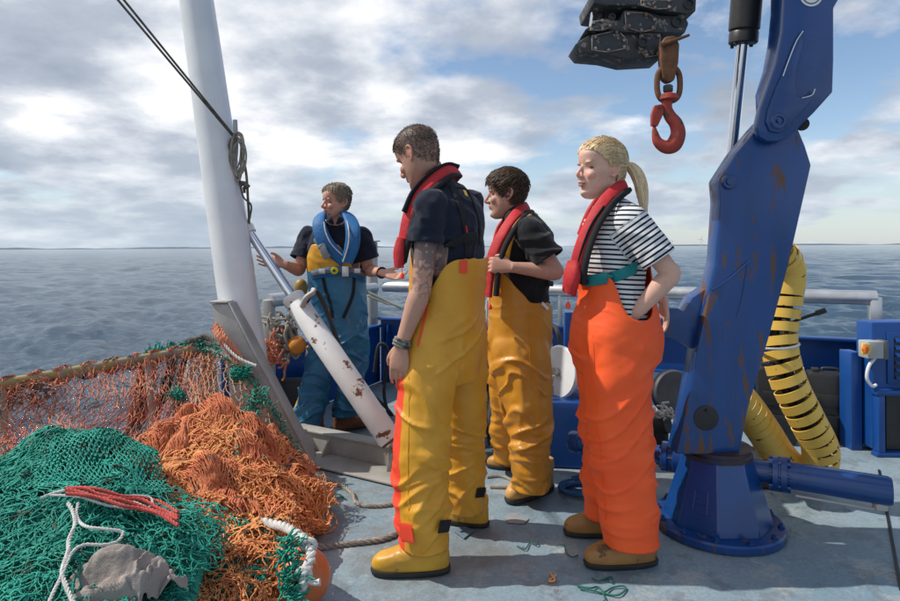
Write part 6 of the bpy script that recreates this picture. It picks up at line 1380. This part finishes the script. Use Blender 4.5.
    mb = MB(); mb.lathe([(.010, -.006), (.014, -.003), (.014, .004), (.010, .007)], Vector(path[2]), Vector(path[4])-Vector(path[1]), 14); part('hair_tie', mb, hm2, t)
    smat = stripe_mat(); P_ = .0195
    def post(me):
        V = vtx(me); a, b = np.array(sL), np.array(eL); d = (b-a)/np.linalg.norm(b-a); al = (V-a) @ d; rad = np.linalg.norm(V-a-al[:, None]*d, axis=1); toax = (al > -.01) & (rad < .098) & (V[:, 1] < sL.y+.085)
        a2, b2 = np.array(sR), np.array(eR); d2 = (b2-a2)/np.linalg.norm(b2-a2); al2 = (V-a2) @ d2; rad2 = np.linalg.norm(V-a2-al2[:, None]*d2, axis=1)
        st = np.where(toax, al/P_+.3, V[:, 2]/P_+.35*np.sin(V[:, 0]*9)); st = np.where((al2 > .02) & (rad2 < .09) & (V[:, 1] > sR.y-.05), al2/P_, st); f_attr(me, 'stripe', st+50)
    sh, bs = shirt(t, S, smat, [(sL, eL, .72, .066, .070), (sR, eR, .7, .058, .062)], 5, .009, .006, .0045, post=post)
    hips = [(W(615, 372, 2.52), .11, .11), (W(615, 345, 2.52), .155, .150), (W(615, 320, 2.52), .150, .140), (W(616, 295, 2.52), .125, .118), (W(612, 270, 2.525), .125, .118), (W(610, 250, 2.53), .13, .12), (W(610, 240, 2.53), .13, .12)]
    zf, zs, zb = W(585, 273, 2.53).z, W(620, 319, 2.38).z, W(640, 262, 2.6).z
    def cut(th, V):
        b = np.abs(th); side = np.exp(-((b-1.62)/.56)**4); z = np.where(b < 1.5, zf, zb); return z-(z-zs)*side
    legs = [[(W(616, 345, 2.45), .135, .115), (W(619, 400, 2.44), .138, .112), (W(622, 450, 2.435), .130, .108), (W(627, 500, 2.43), .115, .102), (W(631, 545, 2.43), .110, .10)],
            [(W(606, 340, 2.60), .125, .12), (W(605, 400, 2.61), .115, .11), (W(606, 450, 2.63), .10, .10), (W(605, 518, 2.66), .092, .09)]]
    tr, bt_ = trousers(t, S, oil_o, legs, hips, 32, cut, .0075, .007, None, (5, 5, 7))
    strap([bs, bt_], [(586, 281), (600, 279), (615, 276), (628, 271), (636, 267)], .046, .008, .005, 'teal_belt', teal, t); strap([bs, bt_], [(580, 280), (590, 281)], .022, .012, .010, 'buckle', blackw, t)
    strap([bt_], [(593, 335), (596, 400), (601, 460), (606, 520)], .003, .002, .001, 'side_seam', oil_o, t)
    pts = [(571, 292, 2.50), (574, 276, 2.44), (580, 250, 2.41), (590, 224, 2.41), (603, 203, 2.43), (616, 190, 2.48), (624, 184, 2.56), (618, 188, 2.64), (604, 196, 2.67), (590, 214, 2.68), (580, 235, 2.68)]
    outs = [(-.8, -.6, 0), (-.7, -.7, 0), (-.6, -.7, .3), (-.5, -.7, .5), (-.2, -.8, .6), (.4, -.6, .7), (1, 0, .5), (.5, .8, .4), (0, .9, .4), (-.5, .8, .3), (-.8, .5, 0)]
    lj = part('life_jacket', band([W(*p) for p in pts], outs, [.060, .056, .052, .055, .055, .045], .024, 80), redj, t, 60)
    p2 = [(583, 284, 2.42), (585, 266, 2.385), (590, 246, 2.375), (598, 226, 2.38), (609, 209, 2.39), (620, 197, 2.43), (629, 190, 2.52)]
    part('black_edging', band([W(*p) for p in p2], outs[1:8], .026, .022, 60), blackw, lj, 60, base=BASE[t.name])
    p3 = [(577, 268, 2.412), (583, 246, 2.388), (592, 224, 2.385), (604, 206, 2.40)]
    part('black_zip', band([W(*p) for p in p3], outs[1:5], .007, .014, 30), blackw, lj, 60, base=BASE[t.name])
    part('front_lobe', band([W(575, 262, 2.43), W(572, 276, 2.42), W(569, 292, 2.44)], [(-.8, -.6, 0)]*3, [.062, .075, .055], .045, 20), redj, lj, 60, base=BASE[t.name])
    toggle(t, W(568, 294, 2.43), .9)
    boot(t, G(656, 563), G(584, 567), boot_t, 1.0); boot(t, G(628, 534), G(561, 535), boot_t, .95)
woman()

# ================================================================== the man in black T-shirt
def man_c():
    L = Vector((.06, -1, 0)).normalized(); F = Vector((-1, -.06, 0)).normalized()
    M_ = head_matrix(W(507, 194, 3.22), (-.98, .18), 4, 0, 1.05)
    S = dict(L=L, F=F, M=M_, skin=(.54, .30, .22), skc=dict(stubble=.3, brow=(.04, .025, .02), red=.3), neck=(W(519, 222, 3.22), W(512, 203, 3.22), .98),
             torso=[(W(519, 345, 3.22), .10, .09), (W(519, 322, 3.22), .155, .13), (W(519, 290, 3.22), .145, .135), (W(521, 255, 3.22), .155, .138), (W(524, 236, 3.22), .165, .128), (W(525, 225, 3.22), .145, .10), (W(522, 217, 3.22), .105, .08), (W(520, 211, 3.22), .06, .055), (W(519, 208, 3.22), .04, .04)])
    sL, eL, wL = W(529, 231, 3.04), W(556, 272, 2.99), W(511, 267, 2.97)
    sR, eR, wR = W(520, 231, 3.40), W(520, 275, 3.42), W(497, 262, 3.16)
    S['arms'] = [(sL, eL, wL, 1.0, ((-1, .22, .12), (.15, .9, -.1), (.2, -.1, 1)), dict(curl=(1.0, .9, .5), s=1.0, tcurl=.6)), (sR, eR, wR, 1.0, ((-.6, -.5, .1), (-.5, -.2, -.9), (-.2, -.8, .8)), dict(curl=(.8, .9, .5), s=1.0))]
    t = person('dark-haired man in black T-shirt and ochre oilskin trousers gripping his life jacket collar', G(520, 486), S)
    hm = hair_mat('dark_brown_hair', (.070, .045, .029), (.13, .088, .058))
    hair_parts(t, M_, hm, [.074, .066, .046, .026, .006, -.022, .006, -.024, -.052, -.072, -.075], lambda Q, p: np.where(Q[:, 2] > .045, .011, .0045)+.004*(Q[:, 0] > .03), 25, 5200, .024, .003, lambda r_: np.stack([1.0+0*r_[:, 0], 0*r_[:, 0], -.5+0*r_[:, 0]], 1), .0010, .38, spike=.7, sn_=.5)
    sh, bs = shirt(t, S, blackc, [(sL, eL, .72, .076, .080), (sR, eR, .7, .074, .078)], 8, .013, .009)
    hips = [(W(518, 378, 3.2), .11, .11), (W(519, 345, 3.22), .160, .135), (W(520, 318, 3.22), .16, .140), (W(519, 292, 3.22), .15, .135), (W(518, 265, 3.22), .145, .135), (W(518, 255, 3.22), .145, .135)]
    zf, zs, zb = W(500, 272, 3.2).z, W(528, 301, 3.1).z, W(545, 299, 3.3).z
    def cut(th, V):
        b = np.abs(th); return np.where(b < 1.0, zf, np.where(b < 1.75, zf+(zs-zf)*(b-1.0)/.75, zs+(zb-zs)*np.clip((b-1.75)/.8, 0, 1)))
    legs = [[(W(521, 350, 3.12), .155, .12), (W(526, 395, 3.08), .130, .115), (W(530, 420, 3.07), .110, .108), (W(531, 455, 3.05), .098, .10), (W(532, 491, 3.04), .094, .094)],
            [(W(514, 350, 3.30), .125, .12), (W(508, 395, 3.36), .105, .10), (W(507, 425, 3.41), .090, .095), (W(508, 462, 3.46), .085, .09)]]
    tr, bt_ = trousers(t, S, oil_y2, legs, hips, 52, cut, .0105, .008, None, (5.5, 5.5, 7))
    strap([bt_], [(541, 303), (547, 309)], .018, .006, .003, 'white_tag', white_p, t)
    strap([bs], [(545, 283), (551, 284)], .03, .02, .004, 'black_clip', blackw, t)
    strap([bt_], [(528, 305), (530, 360), (533, 400)], .003, .002, .001, 'side_seam', oil_y2, t)
    # yellow brace over the shoulder
    pts = [(506, 262, 3.03), (509, 245, 3.02), (514, 230, 3.02), (522, 219, 3.06), (531, 213.5, 3.14), (536, 213.5, 3.24)]
    part('brace', band([W(*p) for p in pts], [(-.3, -.9, 0), (-.3, -.9, .2), (0, -.8, .5), (.1, -.6, .8), (.3, -.2, 1), (.6, .1, .8)], .030, .007, 36), oil_y2, t, 60)
    pts = [(487, 297, 3.05), (489, 275, 3.05), (494, 252, 3.05), (503, 233, 3.06), (513, 218, 3.10), (522, 209, 3.17), (527, 207, 3.25), (522, 209, 3.33), (510, 218, 3.36), (500, 230, 3.38), (494, 250, 3.38)]
    outs = [(-.8, -.6, 0), (-.7, -.7, 0), (-.6, -.7, .2), (-.5, -.7, .5), (-.3, -.7, .6), (.4, -.6, .7), (1, 0, .5), (.5, .8, .4), (0, .9, .4), (-.5, .8, .3), (-.8, .5, 0)]
    lj = part('life_jacket', band([W(*p) for p in pts], outs, [.066, .066, .06, .062, .06, .05], .026, 80), redj, t, 60)
    p2 = [(496, 296, 2.99), (498, 275, 2.985), (502, 255, 2.99), (510, 237, 3.0), (519, 223, 3.04), (527, 215, 3.12), (532, 212, 3.22)]
    part('black_edging', band([W(*p) for p in p2], outs[1:8], .028, .026, 60), blackw, lj, 60, base=BASE[t.name])
    toggle(t, W(490, 298, 3.03), .9)
    boot(t, G(551, 488), G(507, 505), boot_t2, 1.0); boot(t, G(530, 470), G(485, 467), boot_t2, .95)
man_c()

# ================================================================== the older man in blue oilskins
def man_d():
    L = Vector((.96, -.28, 0)).normalized(); F = Vector((-.28, -.96, 0)).normalized()
    M_ = head_matrix(W(336, 202.5, 4.14), (-.72, -.70), 2, 0, 1.0)
    S = dict(L=L, F=F, M=M_, skin=(.58, .30, .21), skc=dict(brow=(.16, .11, .08), red=.4, browa=.6), neck=(W(335, 226, 4.15), W(336, 212, 4.15), 1.05),
             torso=[(W(338, 350, 4.18), .12, .10), (W(338, 330, 4.18), .17, .125), (W(337, 300, 4.18), .165, .13), (W(336, 270, 4.17), .165, .135), (W(335, 250, 4.17), .18, .13), (W(335, 239, 4.17), .17, .11), (W(335, 230, 4.17), .12, .09), (W(335, 225, 4.17), .075, .065), (W(335, 221, 4.17), .045, .045)])
    sR, eR, wR = W(310, 239, 4.22), W(299, 270, 4.16), W(283, 264, 3.95)
    sL, eL, wL = W(360, 239, 4.10), W(369, 270, 4.12), W(383, 273, 3.93)
    S['arms'] = [(sR, eR, wR, 1.02, ((-1, -.25, .18), (.25, -.8, .4), (-.25, .3, 1)), dict(curl=(.25, .3, .2), s=1.0, spread=.12)), (sL, eL, wL, 1.02, ((.95, -.3, -.22), (-.2, -.5, .9), (.3, .9, .5)), dict(curl=(.3, .3, .2), s=1.0, spread=.12))]
    t = person('older man in blue oilskins with yellow bib, both arms spread as he talks', G(330, 432), S)
    hm = hair_mat('sandy_grey_hair', (.27, .20, .14), (.40, .32, .24))
    hair_parts(t, M_, hm, [.082, .076, .058, .036, .014, -.008, .010, -.020, -.045, -.062, -.066], lambda Q, p: np.where(Q[:, 2] > .05, .014, .006), 35, 3200, .022, .002, lambda r_: np.stack([.5+0*r_[:, 0], .8+0*r_[:, 0], 0*r_[:, 0]], 1), .0013, .5)
    sh, bs = shirt(t, S, navy, [(sR, eR, .68, .080, .088), (sL, eL, .68, .080, .088)], 13, .012, .009)
    hips = [(W(338, 353, 4.18), .12, .10), (W(338, 335, 4.18), .175, .13), (W(338, 305, 4.18), .175, .13), (W(337, 280, 4.18), .172, .145), (W(336, 255, 4.17), .172, .150), (W(336, 240, 4.17), .165, .145)]
    zf, zs = W(336, 244, 4.05).z, W(340, 268, 4.1).z
    def cut(th, V): b = np.abs(th); return zf+(zs-zf)*np.clip((b-.55)/.5, 0, 1)
    legs = [[(W(323, 340, 4.17), .115, .105), (W(317, 375, 4.10), .105, .095), (W(312, 400, 4.07), .098, .090), (W(307, 429, 4.05), .092, .088)],
            [(W(353, 340, 4.16), .115, .10), (W(351, 375, 4.14), .10, .088), (W(349, 400, 4.16), .095, .086), (W(345, 417, 4.18), .095, .092)]]
    zy = W(336, 272, 4.05).z
    def assign(V):
        v = np.zeros(len(V), int); v[V[:, 2] > zy] = 1
        for lg, sg in zip(legs, (-1, 1)):
            A = cr([list(p) for p, _, _ in lg], 60); i = np.argmin(np.abs(A[:, 2][None]-V[:, 2][:, None]), 1); d = V-A[i]; th = np.arctan2(d @ np.array(L), d @ np.array(F)); dist = np.linalg.norm(d[:, :2], axis=1)
            on = (dist < .16) & (V[:, 2] < W(320, 300, 4.1).z) & (np.abs(th+1.25) < .36) & ((V[:, 0] < A[i][:, 0])); v[on & (sg*(V[:, 0]-W(336, 340, 4.15).x) > 0)] = 1
        return v
    tr, bt_ = trousers(t, S, [oil_b, oil_y], legs, hips, 62, cut, .0135, .008, assign, (6, 6, 8))
    B = [bs, bt_]
    # life jacket in blue: two lobes and the harness belt
    for pts, nm in (([(345, 262, 3.99), (328, 246, 3.97), (321, 233, 3.98), (319, 222, 4.02), (322, 215, 4.10), (330, 211, 4.24)], 'life_jacket'), ([(347, 262, 3.95), (352, 246, 3.93), (353, 232, 3.94), (351, 221, 4.0), (346, 214, 4.10), (337, 211, 4.24)], 'life_jacket')):
        outs = [(-.1, -1, 0), (-.1, -1, .1), (-.1, -.9, .3), (-.2 if pts[2][0] < 330 else .3, -.7, .6), (-.3 if pts[2][0] < 330 else .3, -.2, .9), (0, .8, .6)]
        o = part(nm, band([W(*p) for p in pts], outs, [.08, .10, .10, .09, .08, .06], .036, 60), bluej, t, 60)
        part('piping', band([W(p[0]+(5 if pts[2][0] < 330 else -4), p[1], p[2]-.028) for p in pts[:4]], outs[:4], .008, .012, 30), rope_w, o, 60, base=BASE[t.name])
    strap(B, [(313, 276), (322, 273), (336, 271), (350, 272), (363, 276)], .062, .012, .012, 'harness_belt', bluej, t)
    strap(B, [(314, 274), (325, 271), (336, 270), (350, 271), (362, 275)], .030, .008, .026, 'webbing', pm('grey_webbing', (.16, .17, .19), None, 20, .8), t)
    strap(B, [(322, 241), (326, 250), (331, 258)], .050, .010, .055, 'webbing', pm('grey_webbing', (.16, .17, .19), None, 20, .8), t)
    for px, w_, nm, m_ in ((335.5, .036, 'yellow_marker', pm('marker_yellow', (.65, .62, .03), None, 5, .5)),):
        h = cast(B, px, 269.5, .045); mb = MB(); mb.lathe([(.025, 0), (.025, .008), (.018, .012), (.002, .012)], h[0], h[1], 18); part(nm, mb, m_, t)
        mb = MB(); mb.lathe([(.009, .012), (.009, .016), (.002, .016)], h[0], h[1], 10); part('marker_centre', mb, black, t)
    for px in (325, 345, 354): 
        h = cast(B, px, 270.5, .038); mb = MB(); mb.box(h[0], (.045, .014, .035 if px != 345 else .07), None, .005); part('buckle', mb, alu, t)
    strap(B, [(323, 277), (326, 290), (330, 302), (333, 318)], .022, .006, .006, 'leg_strap', blackw, t); strap(B, [(354, 277), (353, 292), (349, 305), (343, 318)], .022, .006, .006, 'leg_strap', blackw, t)
    strap(B, [(352, 243), (353, 248)], .03, .012, .062, 'clip', blackw, t); strap(B, [(347, 244), (346, 250)], .014, .012, .062, 'yellow_marker', yellow_pl, t)
    # shirt collar and watch
    for sg in (-1, 1):
        p = W(335+sg*5, 218, 4.05); mb = band([W(335+sg*7, 213, 4.10), W(335+sg*6, 219, 4.02), W(335+sg*1.5, 224, 4.02)], [(sg*.6, -.7, .4)]*3, [.03, .045, .015], .006, 14); part('collar', mb, navy, t, 60)
    c = wL.lerp(eL, .08); d = (wL-eL).normalized(); u = d.orthogonal().normalized(); v = d.cross(u); mb = MB(); mb.tube([c+(u*math.cos(a)*.032+v*math.sin(a)*.032) for a in np.linspace(0, 2*math.pi, 20)], .008, 8); part('watch_strap', mb, blackw, t)
    boot(t, G(334, 432), G(370, 427), boot_d, 1.05); boot(t, G(321, 428), G(297, 438), boot_d, 1.15)
man_d()
